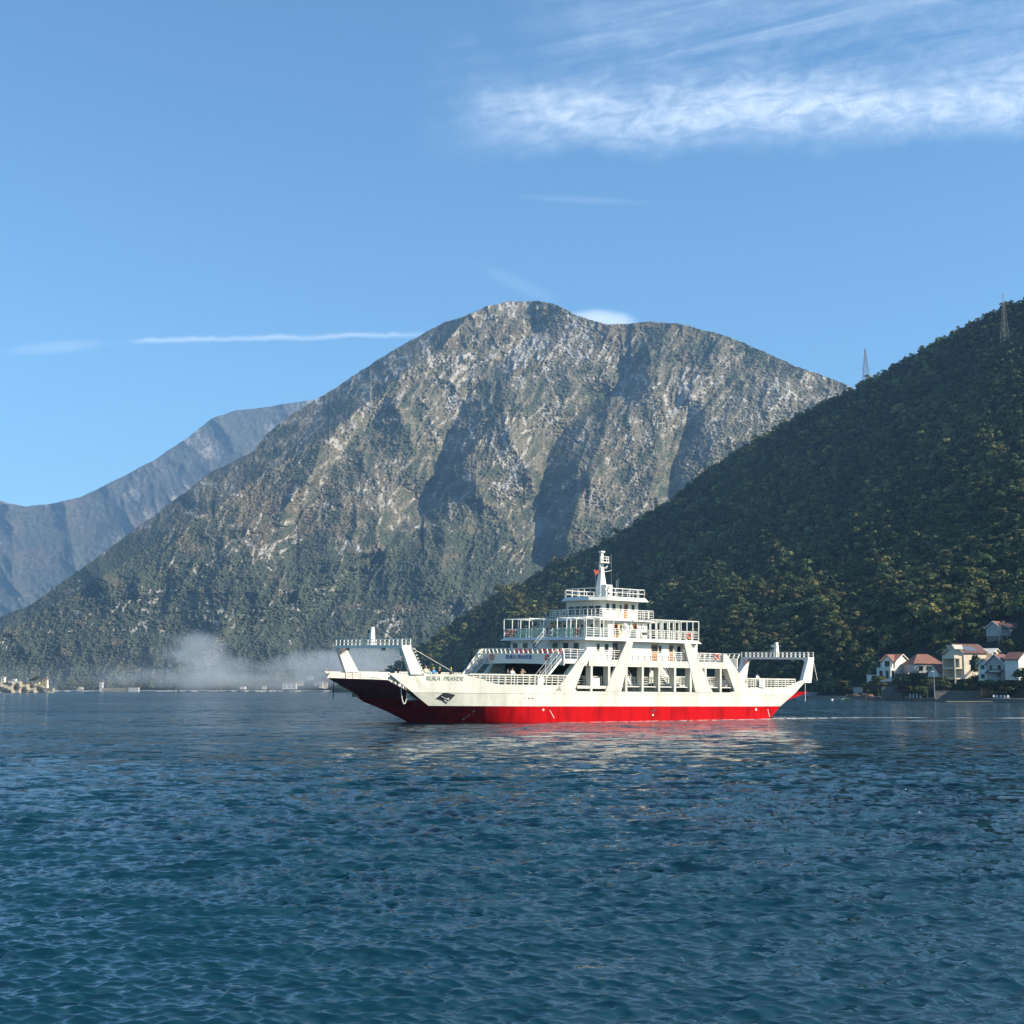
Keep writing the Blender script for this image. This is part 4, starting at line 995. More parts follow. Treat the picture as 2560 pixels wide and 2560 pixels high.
for v, L, lb in ((10.9, 2.0, 'red bench behind the bow rail above the first word of the ship name'), (8.9, 1.4, 'short red bench behind the bow rail above the second word of the ship name'),
                 (5.3, 2.4, 'long red bench behind the bow rail just right of the open stairs'), (3.2, 1.6, 'red bench behind the bow rail nearest the right-hand life ring')): bench(-2.3, v, 7.03, L, lb)
# ------------------------------------------------------------------ people
def skin_mesh(name, nodes, edges, m_, parent=None, sub=1):
    """nodes: {name:(x,y,z,r)}; one continuous skinned surface rooted at the first node"""
    keys = list(nodes); me = bpy.data.meshes.new(name); me.from_pydata([nodes[k][:3] for k in keys], [(keys.index(a), keys.index(b)) for a, b in edges], [])
    o = bpy.data.objects.new(name, me); C.objects.link(o)
    o.modifiers.new('skin', 'SKIN')
    for i, k in enumerate(keys): sv = me.skin_vertices[0].data[i]; r = nodes[k][3]; sv.radius = (r, r) if not isinstance(r, tuple) else r; sv.use_root = (i == 0)
    md = o.modifiers.new('sub', 'SUBSURF'); md.levels = sub; md.render_levels = sub
    dg = bpy.context.evaluated_depsgraph_get(); me2 = bpy.data.meshes.new_from_object(o.evaluated_get(dg)); bpy.data.objects.remove(o)
    me2.materials.clear(); me2.materials.append(m_); me2.polygons.foreach_set('use_smooth', [True] * len(me2.polygons))
    o = bpy.data.objects.new(name, me2); C.objects.link(o); o.parent = parent; return o
M_SKIN = mat('skin', (.50, .30, .21), .5)
def person(M, label, top, legs, hair, pose='rail', scale=1.0, cap=None):
    """adult facing -y of its own frame; forearms on a rail, or holding something at the face, or arms down"""
    root = empty('person', M @ Matrix.Scale(scale, 4), label, 'person', 'passengers standing on the ferry')
    if pose == 'rail': aL, aR = ((.24, -.20, 1.16), (.12, -.42, 1.10)), ((-.24, -.20, 1.16), (-.12, -.42, 1.10))
    elif pose == 'camera': aL, aR = ((.30, -.22, 1.36), (.07, -.26, 1.60)), ((-.30, -.22, 1.36), (-.07, -.26, 1.60))
    else: aL, aR = ((.27, .02, 1.12), (.26, -.08, .87)), ((-.27, .02, 1.12), (-.26, -.08, .87))
    n = {'pelvis': (0, 0, .95, (.15, .11)), 'waist': (0, .01, 1.12, (.14, .10)), 'chest': (0, .0, 1.34, (.17, .12)), 'neckb': (0, 0, 1.47, .075), 'neck': (0, -.01, 1.54, .055), 'head': (0, -.02, 1.64, (.078, .092)), 'top': (0, -.01, 1.735, (.055, .065))}
    e = [('pelvis', 'waist'), ('waist', 'chest'), ('chest', 'neckb'), ('neckb', 'neck'), ('neck', 'head'), ('head', 'top')]
    for s, sg, (el, ha) in (('L', 1, aL), ('R', -1, aR)):
        hd = (Vector(ha) - Vector(el)).normalized(); tip = Vector(ha) + hd * .10
        n['sh' + s] = (sg * .19, 0, 1.42, .06); n['el' + s] = (*el, .042); n['wr' + s] = (*ha, .028); n['pa' + s] = (*(Vector(ha) + hd * .05), (.038, .018))
        e += [('chest', 'sh' + s), ('sh' + s, 'el' + s), ('el' + s, 'wr' + s), ('wr' + s, 'pa' + s)]
        side = Vector((1, 0, 0))
        for f in range(4):
            b = Vector(ha) + hd * .08 + side * (.024 * (f - 1.5)); L = (.055, .066, .062, .048)[f]
            n['f%d%s' % (f, s)] = (*b, .0095); n['g%d%s' % (f, s)] = (*(b + hd * L + Vector((0, 0, -.02))), .0085); e += [('pa' + s, 'f%d%s' % (f, s)), ('f%d%s' % (f, s), 'g%d%s' % (f, s))]
        n['th' + s] = (*(Vector(ha) + hd * .05 - side * sg * .06), .011); e += [('wr' + s, 'th' + s)]
        n['hip' + s] = (sg * .09, 0, .88, .095); n['kn' + s] = (sg * .11, -.02, .50, .058); n['an' + s] = (sg * .12, .02, .09, .038); n['to' + s] = (sg * .13, -.14, .035, .035)
        e += [('pelvis', 'hip' + s), ('hip' + s, 'kn' + s), ('kn' + s, 'an' + s), ('an' + s, 'to' + s)]
    skin_mesh('body', n, e, M_SKIN, root)
    f = MB(); f.prism([(-.112, 1.65), (-.140, 1.625), (-.112, 1.615)], -.014, .014, 'x')
    f.build('nose', M_SKIN, root)
    for s in (-1, 1): MB().ellipsoid((s * .032, -.108, 1.662), .013, .008, .009, 8, 6).build('eye', M_DARK, root); MB().ellipsoid((s * .083, -.005, 1.645), .012, .02, .032, 8, 6).build('ear', M_SKIN, root)
    MB().box(-.025, .025, -.112, -.104, 1.588, 1.596).build('mouth', mat('lips', (.35, .10, .09), .5), root)
    h = MB(); h.ellipsoid((0, .018, 1.695), .098, .108, .085, 14, 9); h.ellipsoid((0, .07, 1.62), .08, .05, .09, 10, 7); h.build('hair' if not cap else 'cap', hair, root, smooth=True)
    g = 1.14; up = {k: n[k] for k in ('pelvis', 'waist', 'chest', 'neckb')}
    N = {k: (v[0], v[1], v[2], tuple(r * g for r in v[3]) if isinstance(v[3], tuple) else v[3] * g) for k, v in up.items()}
    E_ = [('pelvis', 'waist'), ('waist', 'chest'), ('chest', 'neckb')]
    for s in 'LR':
        N['sh' + s] = (*n['sh' + s][:3], .078); N['el' + s] = (*n['el' + s][:3], .056); w_ = Vector(n['el' + s][:3]).lerp(Vector(n['wr' + s][:3]), .9); N['wr' + s] = (*w_, .042); E_ += [('chest', 'sh' + s), ('sh' + s, 'el' + s), ('el' + s, 'wr' + s)]
    skin_mesh('jacket', N, E_, top, root)
    N = {'pelvis': (0, 0, .94, (.165, .125))}; E_ = []
    for s in 'LR':
        N['hip' + s] = (*n['hip' + s][:3], .108); N['kn' + s] = (*n['kn' + s][:3], .072); N['an' + s] = (*n['an' + s][:2], .12, .056); E_ += [('pelvis', 'hip' + s), ('hip' + s, 'kn' + s), ('kn' + s, 'an' + s)]
    skin_mesh('trousers', N, E_, legs, root)
    for sg in (-1, 1): MB().ellipsoid((sg * .128, -.06, .045), .052, .14, .05, 10, 6).build('shoe', M_DARK, root)
    return root
cl = lambda nme, c: mat('cloth_' + nme, c, .85)
JEAN = cl('denim', (.06, .09, .16)); BLK = cl('black', (.015, .015, .018))
HB = mat('hair_brown', (.09, .05, .03), .6); HD = mat('hair_dark', (.015, .012, .01), .5); HF = mat('hair_fair', (.45, .33, .15), .6)
YCAP = cl('yellow', (.75, .62, .08))
G_ = 4.05
for (u, v, rot, label, top, legs, hair, pose, sc, cap) in (
    (-23.0, 3.0, 60, 'passenger in a dark coat, far left, beside the near bow gantry leg', BLK, JEAN, HB, 'down', .97, None),
    (-20.35, 1.75, 8, 'passenger in a cream jacket and pink hat, leftmost of the five behind the ship name', cl('cream', (.72, .64, .42)), JEAN, cl('pink', (.55, .2, .2)), 'rail', 1.05, 1),
    (-19.9, 1.85, -20, 'short passenger in pale turquoise between the cream and the blue jackets', cl('turquoise', (.25, .55, .55)), JEAN, HF, 'rail', .88, None),
    (-19.4, 1.7, 10, 'passenger in a bright blue jacket and yellow cap at the bow bulwark', cl('blue', (.06, .22, .50)), BLK, YCAP, 'rail', .97, 1),
    (-18.7, 1.65, -40, 'passenger in black with long fair hair at the bow bulwark', BLK, JEAN, HF, 'camera', 1.0, None),
    (-17.3, 1.6, 20, 'passenger in dark grey with a yellow cap at the end of the stay cable', cl('grey', (.05, .055, .06)), BLK, YCAP, 'rail', .98, 1),
    (-10.6, .62, 12, 'passenger in dark clothing leaning on the near rail, left one of three', BLK, JEAN, HD, 'rail', .97, None),
    (-10.0, .62, -6, 'passenger in a white top leaning on the near rail, middle one of three', cl('white', (.75, .73, .68)), JEAN, HB, 'rail', 1.02, None),
    (-8.65, .64, 0, 'passenger in a tan coat holding a camera to the face at the near rail', cl('tan', (.42, .32, .18)), BLK, HF, 'camera', .98, None),
    (27.3, .68, 0, 'passenger in white with dark hair, alone at the stern rail', cl('white2', (.74, .73, .70)), JEAN, HD, 'rail', .98, None)):
    person(aboard(u, v, G_, R_(rot)), label, top, legs, hair, pose, sc, cap)

# ------------------------------------------------------------------ vehicles on the car deck
def car(u, v, label, paint, rot=0, kind='car', H=1.5, L=4.2, W=1.75):
    root = empty('parked_car' if kind == 'car' else 'parked_van', aboard(u, v, 2.28, rot), label, kind, 'vehicles on the ferry car deck')
    if kind == 'car': prof = [(-2.1, .35), (-2.1, .75), (-1.95, .92), (-1.05, 1.0), (-.35, 1.46), (1.15, 1.50), (1.85, 1.08), (2.08, 1.0), (2.1, .35)]
    else: prof = [(-2.4, .35), (-2.4, 1.0), (-1.85, 1.25), (-1.15, H - .08), (-.9, H), (2.35, H), (2.42, .9), (2.42, .35)]
    b = MB()
    def wd(z): return W / 2 * (1 if z < 1.0 else 1 - .16 * (z - 1.0) / .5 if kind == 'car' else 1 - .06 * (z - 1.0))
    b.loft([[(x, -wd(z) * s, z) for x, z in prof] for s in (1, -1)]); b.build('body', paint, root, bevel=.06)
    g = MB()
    for s in (-1, 1):
        ys = s * (W / 2 - (.055 if kind == 'car' else .01)) ; pl = [(-.85, 1.05), (-.3, 1.38), (1.05, 1.40), (1.5, 1.08)] if kind == 'car' else [(-1.7, 1.25), (-1.1, H - .35), (-.3, H - .35), (-.3, 1.25)]
        lo, hi = sorted((ys, ys + s * .012)); m_ = MB().prism(pl, lo, hi, 'y'); m_.build('side_window', M_GLASS, root)
    x0, z0, x1, z1 = (-1.07, 1.02, -.40, 1.44) if kind == 'car' else (-1.86, 1.27, -1.18, H - .12)
    n_ = Vector((-(z1 - z0), 0, (x1 - x0))).normalized() * .012
    MB().loft([[(x0 + n_.x + .03, y, z0 + n_.z), (x1 + n_.x, y, z1 + n_.z), (x1 + n_.x + .03, y, z1 + n_.z - .02), (x0 + .06, y, z0)] for y in (-W * .38, W * .38)]).build('windscreen', M_GLASS, root)
    for x in (-1.3, 1.3):
        for s in (-1, 1):
            wl = MB().tube((x, s * (W / 2 - .2), .32), (x, s * (W / 2 + .01), .32), .32, .32, 18).build('wheel', M_DARK, root); MB().tube((x, s * (W / 2 + .01), .32), (x, s * (W / 2 + .025), .32), .19, .19, 12).build('rim', M_STEEL, wl)
    for s in (-1, 1): MB().box(prof[0][0] - .01, prof[0][0] + .03, s * .62 - .16, s * .62 + .16, .62, .76).build('headlight', M_STEEL, root); MB().box(prof[-1][0] - .03, prof[-1][0] + .01, s * .66 - .1, s * .66 + .1, .75, .98).build('tail_light', M_REDV, root)
CW = mat('car_white', (.78, .78, .76), .25); CR = mat('car_red', (.55, .03, .03), .3); CS = mat('car_silver', (.45, .46, .47), .3, metal=.5); CB = mat('car_black', (.02, .02, .025), .25)
car(-1.5, 8.6, 'dark van at the head of the middle lane under the bow fascia', CB, 0, 'van', 3.1)
car(4.0, 4.3, 'silver car in the near lane seen through the second bay', CS)
car(9.6, 4.3, 'white car in the near lane seen through the bays left of the aft raking leg', CW)
car(14.6, 4.3, 'white van in the near lane seen behind the aft raking leg', CW, 0, 'van', 2.1)
car(20.2, 4.2, 'white car furthest aft in the near lane under the open stern bay', CW)
car(5.5, 12.6, 'red van in the far lane seen through the middle bays', CR, 0, 'van', 2.7)
car(12.5, 12.6, 'red car-carrier van behind the white cars in the far lane', CR, 0, 'van', 2.6)
# ------------------------------------------------------------------ right shore: quay, walls, houses
M_WALLW = mat('render_white', (.74, .69, .60), .8, var=.14, vscale=.6); M_WALLC = mat('render_cream', (.70, .59, .45), .8, var=.15, vscale=.6)
M_WALLP = mat('render_grey', (.40, .39, .38), .85, var=.2, vscale=.6)
M_TILE = mat('roof_tile_orange', (.25, .11, .075), .8, var=.4, vscale=1.4); M_TILE2 = mat('roof_tile_brown', (.16, .07, .055), .8, var=.4, vscale=1.4)
M_STONE = mat('rubble_stone', (.20, .175, .145), .95, var=.55, vscale=1.3); M_PALE = mat('pale_stone', (.40, .33, .225), .95, var=.45, vscale=.3)
M_PLASTIC = mat('white_plastic', (.8, .8, .78), .5); M_BOATW = mat('boat_white', (.75, .73, .62), .4); M_WOODB = mat('weathered_wood', (.16, .12, .09), .8, var=.3)
def shore_pt(x, off=0.): return foot(x, float(hill_shore(x)) + off)
def strip(name, xs, off0, off1, z0, z1, m_, kind='structure', label=None, cat=None):
    m = MB(); rings = []
    for x in xs:
        p, q = shore_pt(x, off0), shore_pt(x, off1); j = .25 * math.sin(x * .37) + .15 * math.sin(x * 1.3)
        rings.append([(p.x, p.y + j, z0), (p.x, p.y + j, z1), (q.x, q.y, z1 + .02), (q.x, q.y, z0)])
    m.loft(rings); o = m.build(name, m_); return tag(o, label, cat, kind=kind)
strip('quay', np.linspace(1850, 3100, 90), -4.5, 3.0, -1.5, 1.05, M_STONE)
strip('shore_path', np.linspace(1850, 3100, 90), 3.0, 9.0, .2, 1.12, mat('path_gravel', (.20, .18, .15), .95, var=.4, vscale=.5))
strip('far_shore_rocks', np.linspace(840, 1850, 90), -6, 5, -2, 1.2, mat('shore_rock', (.07, .07, .06), .95, var=.5, vscale=.3))
def pt(x, y, D): return at(x, y, D)
def house(name, x, y, D, rot, blocks, label, cat='house', group=None):
    """blocks: (x0,x1,y0,y1,z0,h, roof, rh, wallmat, roofmat); roof 'gy' ridge along y, 'gx' ridge along x, 'hip', 'flat', 'shed'"""
    root = empty(name, Matrix.Translation(pt(x, y, D)) @ Matrix.Rotation(R_(rot), 4, 'Z'), label, cat, group)
    for (x0, x1, y0, y1, z0, h, rf, rh, wm, rm) in blocks:
        zt = z0 + h; xm, ym = (x0 + x1) / 2, (y0 + y1) / 2; m = MB(); o = .45; e = .22
        if rf == 'gy': m.prism([(x0, z0), (x1, z0), (x1, zt), (xm, zt + rh), (x0, zt)], y0, y1, 'y')
        elif rf == 'gx': m.prism([(y0, z0), (y1, z0), (y1, zt), (ym, zt + rh), (y0, zt)], x0, x1, 'x')
        else: m.box(x0, x1, y0, y1, z0, zt)
        m.build('wall', wm, root)
        r = MB()
        if rf == 'gy':
            k = rh / (xm - x0)
            r.prism([(x0 - o, zt - o * k + .02), (xm, zt + rh + .02), (x1 + o, zt - o * k + .02), (x1 + o, zt - o * k + e), (xm, zt + rh + e + .05), (x0 - o, zt - o * k + e)], y0 - o, y1 + o, 'y')
        elif rf == 'gx':
            k = rh / (ym - y0)
            r.prism([(y0 - o, zt - o * k + .02), (ym, zt + rh + .02), (y1 + o, zt - o * k + .02), (y1 + o, zt - o * k + e), (ym, zt + rh + e + .05), (y0 - o, zt - o * k + e)], x0 - o, x1 + o, 'x')
        elif rf == 'hip':
            i = min((y1 - y0) / 2, (x1 - x0) / 2) * .85
            r.add([(x0 - o, y0 - o, zt), (x1 + o, y0 - o, zt), (x1 + o, y1 + o, zt), (x0 - o, y1 + o, zt), (x0 + i, ym, zt + rh), (x1 - i, ym, zt + rh)], [(0, 1, 5, 4), (1, 2, 5), (2, 3, 4, 5), (3, 0, 4), (3, 2, 1, 0)])
        elif rf == 'shed':
            r.prism([(y0 - o, zt + .02), (y1 + o, zt + rh), (y1 + o, zt + rh + e), (y0 - o, zt + e)], x0 - o, x1 + o, 'x')
        elif rf == 'flat': r.box(x0 - .15, x1 + .15, y0 - .15, y1 + .15, zt + .003, zt + .18)
        if r.v: r.build('roof', rm, root)
        if rf in ('gy', 'gx') and rm in (M_TILE, M_TILE2):      # white verge boards
            v = MB()
            if rf == 'gy':
                for yy in (y0 - o - .06,):
                    for s in (x0 - o, x1 + o): v.beam((s, yy, zt - o * k + .1), (xm, yy, zt + rh + .14), .08, .26)
            else:
                for xx in (x0 - o - .06, x1 + o + .06):
                    for s in (y0 - o, y1 + o): v.beam((xx, s, zt - o * k + .1), (xx, ym, zt + rh + .14), .08, .26, up=(0, 0, 1))
            v.build('verge_board', M_WALLW, root)
    return root
def hwin(root, face, a0, a1, z0, z1, p, name='window'):
    """window with frame and pane on a house wall: face 'y' wall at y=p looking to -y, face 'x' wall at x=p looking to -x or +x by sign of name"""
    fr = MB(); t = .10
    def bx(m, c0, c1, d0, d1, o0, o1):
        if face == 'y': m.box(c0, c1, p - o1, p - o0, d0, d1)
        elif face == 'x-': m.box(p - o1, p - o0, c0, c1, d0, d1)
        else: m.box(p + o0, p + o1, c0, c1, d0, d1)
    bx(fr, a0 - t, a0, z0 - t, z1 + t, -.02, .06); bx(fr, a1, a1 + t, z0 - t, z1 + t, -.02, .06); bx(fr, a0, a1, z1, z1 + t, -.02, .06); bx(fr, a0, a1, z0 - t, z0, -.02, .06)
    f = fr.build(name, M_WALLW, root); g = MB(); bx(g, a0, a1, z0, z1, -.02, .02); g.build('pane', M_GLASS, f)

# A: white villa, leftmost: sunlit blank gable on the right, dormer and terrace on the left
h = house('villa', 2239, 1684, 452, 48, [(0, 9.8, 0, 5.2, 0, 4.0, 'gy', 2.2, M_WALLW, M_TILE)], 'white villa with a blank sunlit gable, leftmost of the hillside houses', 'house')
dm = MB(); dm.prism([(.6, 1.9), (4.0, 1.9), (4.0, 4.2), (2.3, 5.9), (.6, 4.2)], -1.0, 3.0, 'x'); dm.build('dormer', M_WALLW, h)
rf = MB(); rf.prism([(.2, 3.82), (2.3, 5.92), (4.4, 3.82), (4.4, 4.07), (2.3, 6.2), (.2, 4.07)], -1.3, 4.4, 'x'); rf.build('roof', M_TILE, h)
hwin(h, 'x-', 1.4, 3.2, 2.2, 4.1, -1.0); hwin(h, 'y', 6.7, 7.4, 1.8, 3.6, 0.0)
MB().box(-3.0, -.01, .2, 5.1, -2.6, 1.7).build('terrace', M_WALLW, h); hwin(h, 'x-', .9, 2.0, -1.6, 1.0, -3.0); hwin(h, 'x-', 3.0, 4.2, -1.6, 1.0, -3.0); hwin(h, 'y', -2.6, -.5, -1.6, 1.0, .2)
MB().box(-3.1, -1.02, .1, 5.2, 1.7, 1.95).build('balcony', M_WALLW, h)
g = house('garden_room', 2178, 1710, 458, 10, [(0, 3.4, 0, 3.2, 0, 2.9, 'flat', 0, M_WALLW, M_WALLW)], 'small flat-roofed glazed room below and left of the white villa', 'building'); hwin(g, 'y', .35, 2.9, .5, 2.6, 0)
g = house('boathouse', 2134, 1743, 486, -14, [(0, 4.4, 0, 4.5, 0, 3.2, 'flat', 0, M_WALLP, M_WALLP)], 'grey flat-roofed boathouse standing on the quay left of the houses', 'building'); MB().box(.3, 4.1, -.06, .01, .1, 2.3).build('door', mat('door_grey', (.33, .34, .36), .6), g)
# B: red hipped roof
h = house('hipped_house', 2286, 1682, 448, 12, [(0, 10.2, 0, 7.5, 0, 2.9, 'hip', 3.2, M_WALLP, M_TILE)], 'grey house with a broad orange hipped roof beside the white villa', 'house')
hwin(h, 'y', 1.6, 3.1, .6, 2.2, 0); hwin(h, 'y', 4.2, 5.6, .6, 2.2, 0)
# C: low orange cottage and the narrow grey gable beside it
h = house('cottage', 2346, 1692, 426, 20, [(0, 4.8, 0, 5.0, 0, 1.4, 'gx', 2.0, M_WALLW, M_TILE)], 'low cottage with an orange roof in front of the narrow grey gable', 'house'); hwin(h, 'y', 1.6, 2.2, .2, 1.2, 0)
h = house('narrow_house', 2367, 1692, 434, -10, [(0, 2.6, 0, 6.0, 0, 5.2, 'gy', 1.7, M_WALLP, M_WALLP)], 'tall narrow grey gabled house left of the big cream house', 'house'); hwin(h, 'y', .6, 2.0, 3.0, 5.0, 0); hwin(h, 'y', .6, 2.0, .4, 1.8, 0)
# D: big cream house
h = house('cream_house', 2389, 1697, 418, 20, [(3.25, 11.6, 0, 9, 0, 7.9, 'gx', 2.5, M_WALLC, M_TILE2)], 'large cream three-storey house with solar panels on a red-brown roof', 'house')
k = 2.5 / 4.5; sp = MB()
sp.add([(4.4, .5, 7.9 + .5 * k + .3), (9.4, .5, 7.9 + .5 * k + .3), (8.4, 2.9, 7.9 + 2.9 * k + .3), (4.0, 2.9, 7.9 + 2.9 * k + .3), (4.4, .5, 7.9 + .5 * k + .38), (9.4, .5, 7.9 + .5 * k + .38), (8.4, 2.9, 7.9 + 2.9 * k + .38), (4.0, 2.9, 7.9 + 2.9 * k + .38)], [(0, 3, 2, 1), (4, 5, 6, 7), (0, 1, 5, 4), (1, 2, 6, 5), (2, 3, 7, 6), (3, 0, 4, 7)]); sp.build('solar_panel', mat('solar_glass', (.12, .14, .17), .2), h)
bl = MB()
for z in (0, 3.1, 6.2): bl.box(0, 3.24, .3, 6, z - .12, z + (.9 if z == 6.2 else .28))
for xx in (0, .0): bl.box(xx, xx + .45, .3, .75, -1.5, 6.3)
bl.box(1.9, 3.24, .32, 1.0, 3.4, 6.1); bl.box(2.8, 3.24, .32, 1.0, 0, 3.1); bl.box(0, 3.24, 5.6, 6, 0, 6.2); bl.build('balcony', M_WALLC, h)
MB().prism([(.0, 8.9), (3.0, 8.9), (2.6, 10.2), (-1.0, 10.2)], -.2, 3, 'y').build('canopy', M_WALLW, h)
hwin(h, 'y', 5.2, 6.3, 4.3, 5.7, 0.0)
MB().prism([(6.0, 3.2), (11.6, 6.6), (11.6, 0), (2.0, 0)], -1.6, -.02, 'y').build('outside_stair', M_WALLC, h)
h = house('side_wing', 2482, 1694, 428, 42, [(0, 5.6, 0, 6, 0, 7.4, 'gy', 1.4, M_WALLC, M_WALLW)], 'cream wing with a pale sloping roof at the right of the big cream house', 'house')
# E: cluster at the right edge
h = house('grey_house', 2474, 1703, 396, 40, [(0, 4.4, 0, 3.4, 0, 5.0, 'gx', 1.3, M_WALLW, M_TILE), (0, 6.4, -2.6, -.02, 0, 1.0, 'shed', 1.3, M_WALLP, M_TILE2)], 'small white house with a brown lean-to left of the red-roofed one', 'house'); hwin(h, 'x-', 1.4, 2.6, 3.4, 4.6, 0); hwin(h, 'x-', 1.4, 2.6, .8, 2.0, 0)
h = house('red_roofed_house', 2512, 1706, 392, 44, [(0, 5.2, 0, 5.4, 0, 5.4, 'gx', 2.4, M_WALLP, M_TILE2)], 'tall house under a dark red roof with a chimney at the right edge', 'house'); MB().box(1.2, 1.9, 3, 3.7, 6.0, 8.6).build('chimney', M_TILE, h)
hwin(h, 'x-', .9, 2.0, 3.6, 4.9, 0); hwin(h, 'x-', 3.4, 4.4, 3.6, 4.9, 0); hwin(h, 'x-', .9, 2.2, 1.4, 2.8, 0)
MB().box(-2.2, -.01, .4, 3.4, 3.0, 3.3).build('balcony', M_WALLW, h); MB().prism([(-.2, 3.4), (-2.8, 2.5), (-2.8, 2.7), (-.2, 3.62)], .2, 4.6, 'y').build('awning', M_TILE2, h)
h = house('bright_house', 2548, 1700, 388, 46, [(0, 7.5, 0, 4.0, 0, 5.8, 'gy', 1.8, M_WALLW, M_TILE2)], 'bright cream gable cut off by the right edge of the view', 'house')
# F: house up in the trees
fp = hill_point(2514, 1590); h = house('upper_house', 2510, 1589, fp.y - 4, 30, [(.1, 10.9, .2, 7.4, -5, 4.99, 'none', 0, M_STONE, M_STONE), (0, 3.2, 1, 7.5, 0, 2.7, 'gx', 2.1, M_WALLP, M_TILE), (3.2, 11, 0, 7.5, 0, 2.6, 'gx', 1.8, M_WALLP, M_TILE)], 'house with an orange roof standing alone among trees above the others', 'house'); MB().box(3.0, 4.2, 3.0, 4.0, 4.0, 5.1).build('chimney', M_TILE, h)
hwin(h, 'y', 4.4, 5.6, .3, 2.1, 0); dk = MB(); dk.box(-4.0, 3.2, -1.2, .9, -.25, 0); [dk.box(x_, x_ + .18, -1.2, -1.0, -3.0, -.25) for x_ in (-3.9, 0, 3.0)]
for k in range(9): dk.box(-4 + k * .88, -3.94 + k * .88, -1.2, -1.12, 0, .95)
dk.box(-4, 3.2, -1.21, -1.11, .93, 1.0); dk.build('deck', M_WALLP, h)
def wall_px(x0, x1, y0, y1, D, label, m_=M_STONE):
    p = foot(x0, D); q = foot(x1, D); zt = at(x0, y0, D).z; zb = at(x0, y1, D).z - 1
    r = empty('retaining_wall', Vector((p.x, p.y, zb)), label, 'wall'); m = MB(); L = (q - p).length
    m.box(0, L, 0, .8, 0, zt - zb); m.build('masonry', m_, r); MB().box(-.05, L + .05, -.08, .9, zt - zb, zt - zb + .15).build('coping', m_, r)
wall_px(2338, 2452, 1728, 1749, 396, 'long rubble stone retaining wall above the quay behind the lamp post')
wall_px(1990, 2066, 1731, 1742, 540, 'low grey quay wall just right of the ferry stern', M_WALLP)
wall_px(2205, 2262, 1718, 1744, 432, 'short stone terrace wall between the round bushes under the villa')

# lamp post, quay posts, boats
lp = empty('street_lamp', foot(2336, 392, 1.0), 'tall grey street lamp with two arms on the quay', 'street lamp')
MB().tube((0, 0, 0), (0, 0, 7.6), .13, .08, 8).build('pole', M_STEEL, lp); MB().path([(0, 0, 7.5), (-2.2, 0, 7.55)], .06).build('arm', M_STEEL, lp)
for a in (-2.5, -.2): MB().ellipsoid((a - .1, 0, 7.5), .42, .16, .10).build('lamp_head', M_PLASTIC, lp)
for x, D, tx in ((2275, 424, 'first'), (2283, 422, 'second'), (2291.5, 420, 'third'), (2300, 418, 'fourth')):
    b = empty('quay_post', foot(x, D, 1.05), '%s white quay post from the left in the row before the bushes' % tx, 'post', 'short white posts along the quay')
    MB().tube((0, 0, 0), (0, 0, .75), .22, .16, 10).build('shaft', M_PLASTIC, b); MB().ellipsoid((0, 0, .92), .22, .22, .2).build('cap', M_PLASTIC, b)
for x, D, tx in ((2484.5, 384, 'leftmost'), (2492.5, 383, 'second'), (2502, 382, 'middle'), (2511, 381, 'fourth'), (2520, 380, 'rightmost')):
    b = empty('garden_chair', foot(x, D, 1.05), '%s of the five white chairs on the quay at the right' % tx, 'chair', 'white chairs on the quay')
    MB().box(-.25, .25, -.25, .25, .4, .46).build('seat', M_PLASTIC, b); MB().box(-.25, .25, .2, .25, .46, .95).build('backrest', M_PLASTIC, b)
    for sx_ in (-.24, .24):
        for sy_ in (-.24, .24): MB().box(sx_ - .035, sx_ + .035, sy_ - .035, sy_ + .035, 0, .4).build('leg', M_PLASTIC, b)
def boat(x, D, rot, L, W, m_, label, z=0.0, cabin=False):
    r = empty('rowing_boat' if not cabin else 'motor_boat', Matrix.Translation(foot(x, D, z + .12)) @ Matrix.Rotation(R_(rot), 4, 'Z'), label, 'boat'); rings = []
    for t in np.linspace(0, 1, 9):
        wv = W / 2 * (1 - t**2.6) * (.85 + .15 * math.sin(t * 3)) + .02; sh = .45 + .25 * t * t; xx = -L / 2 + L * t
        rings.append([(xx, -wv, sh), (xx, -wv * .75, .05), (xx, 0, -.12), (xx, wv * .75, .05), (xx, wv, sh), (xx, wv * .86, sh), (xx, 0, .12), (xx, -wv * .86, sh)])
    MB().loft(rings).build('hull', m_, r)
    for t in (.3, .6): MB().box(-L / 2 + L * t - .12, -L / 2 + L * t + .12, -W * .42, W * .42, .38, .43).build('thwart', M_WOODB, r)
    if cabin: MB().prism([(-L * .1, .4), (L * .22, .4), (L * .12, 1.15), (-L * .1, 1.2)], -W * .3, W * .3, 'y').build('cabin', M_BOATW, r); MB().prism([(-L * .06, .75), (L * .1, .75), (L * .07, 1.05), (-L * .06, 1.05)], -W * .3 - .01, W * .3 + .01, 'y').build('window', M_GLASS, r)
    return r
boat(2098, 462, -12, 4.6, 1.6, M_BOATW, 'small white boat afloat, left of the pair off the quay')
boat(2115, 455, 20, 3.2, 1.4, mat('boat_yellow', (.72, .66, .30), .4), 'small pale yellow boat afloat, right of the pair off the quay')
boat(2134, 482, 8, 5.0, 1.7, M_WOODB, 'dark wooden boat drawn up on the quay by the boathouse', 1.08); boat(2166, 474, -8, 4.4, 1.6, mat('boat_terracotta', (.45, .22, .16), .5), 'reddish boat drawn up on the quay right of the boathouse', 1.08)
by = MB().ellipsoid((0, 0, .1), .45, .45, .4).build('buoy', M_PLASTIC); by.location = foot(2079, 448); tag(by, 'round white mooring buoy left of the two small boats', 'buoy')
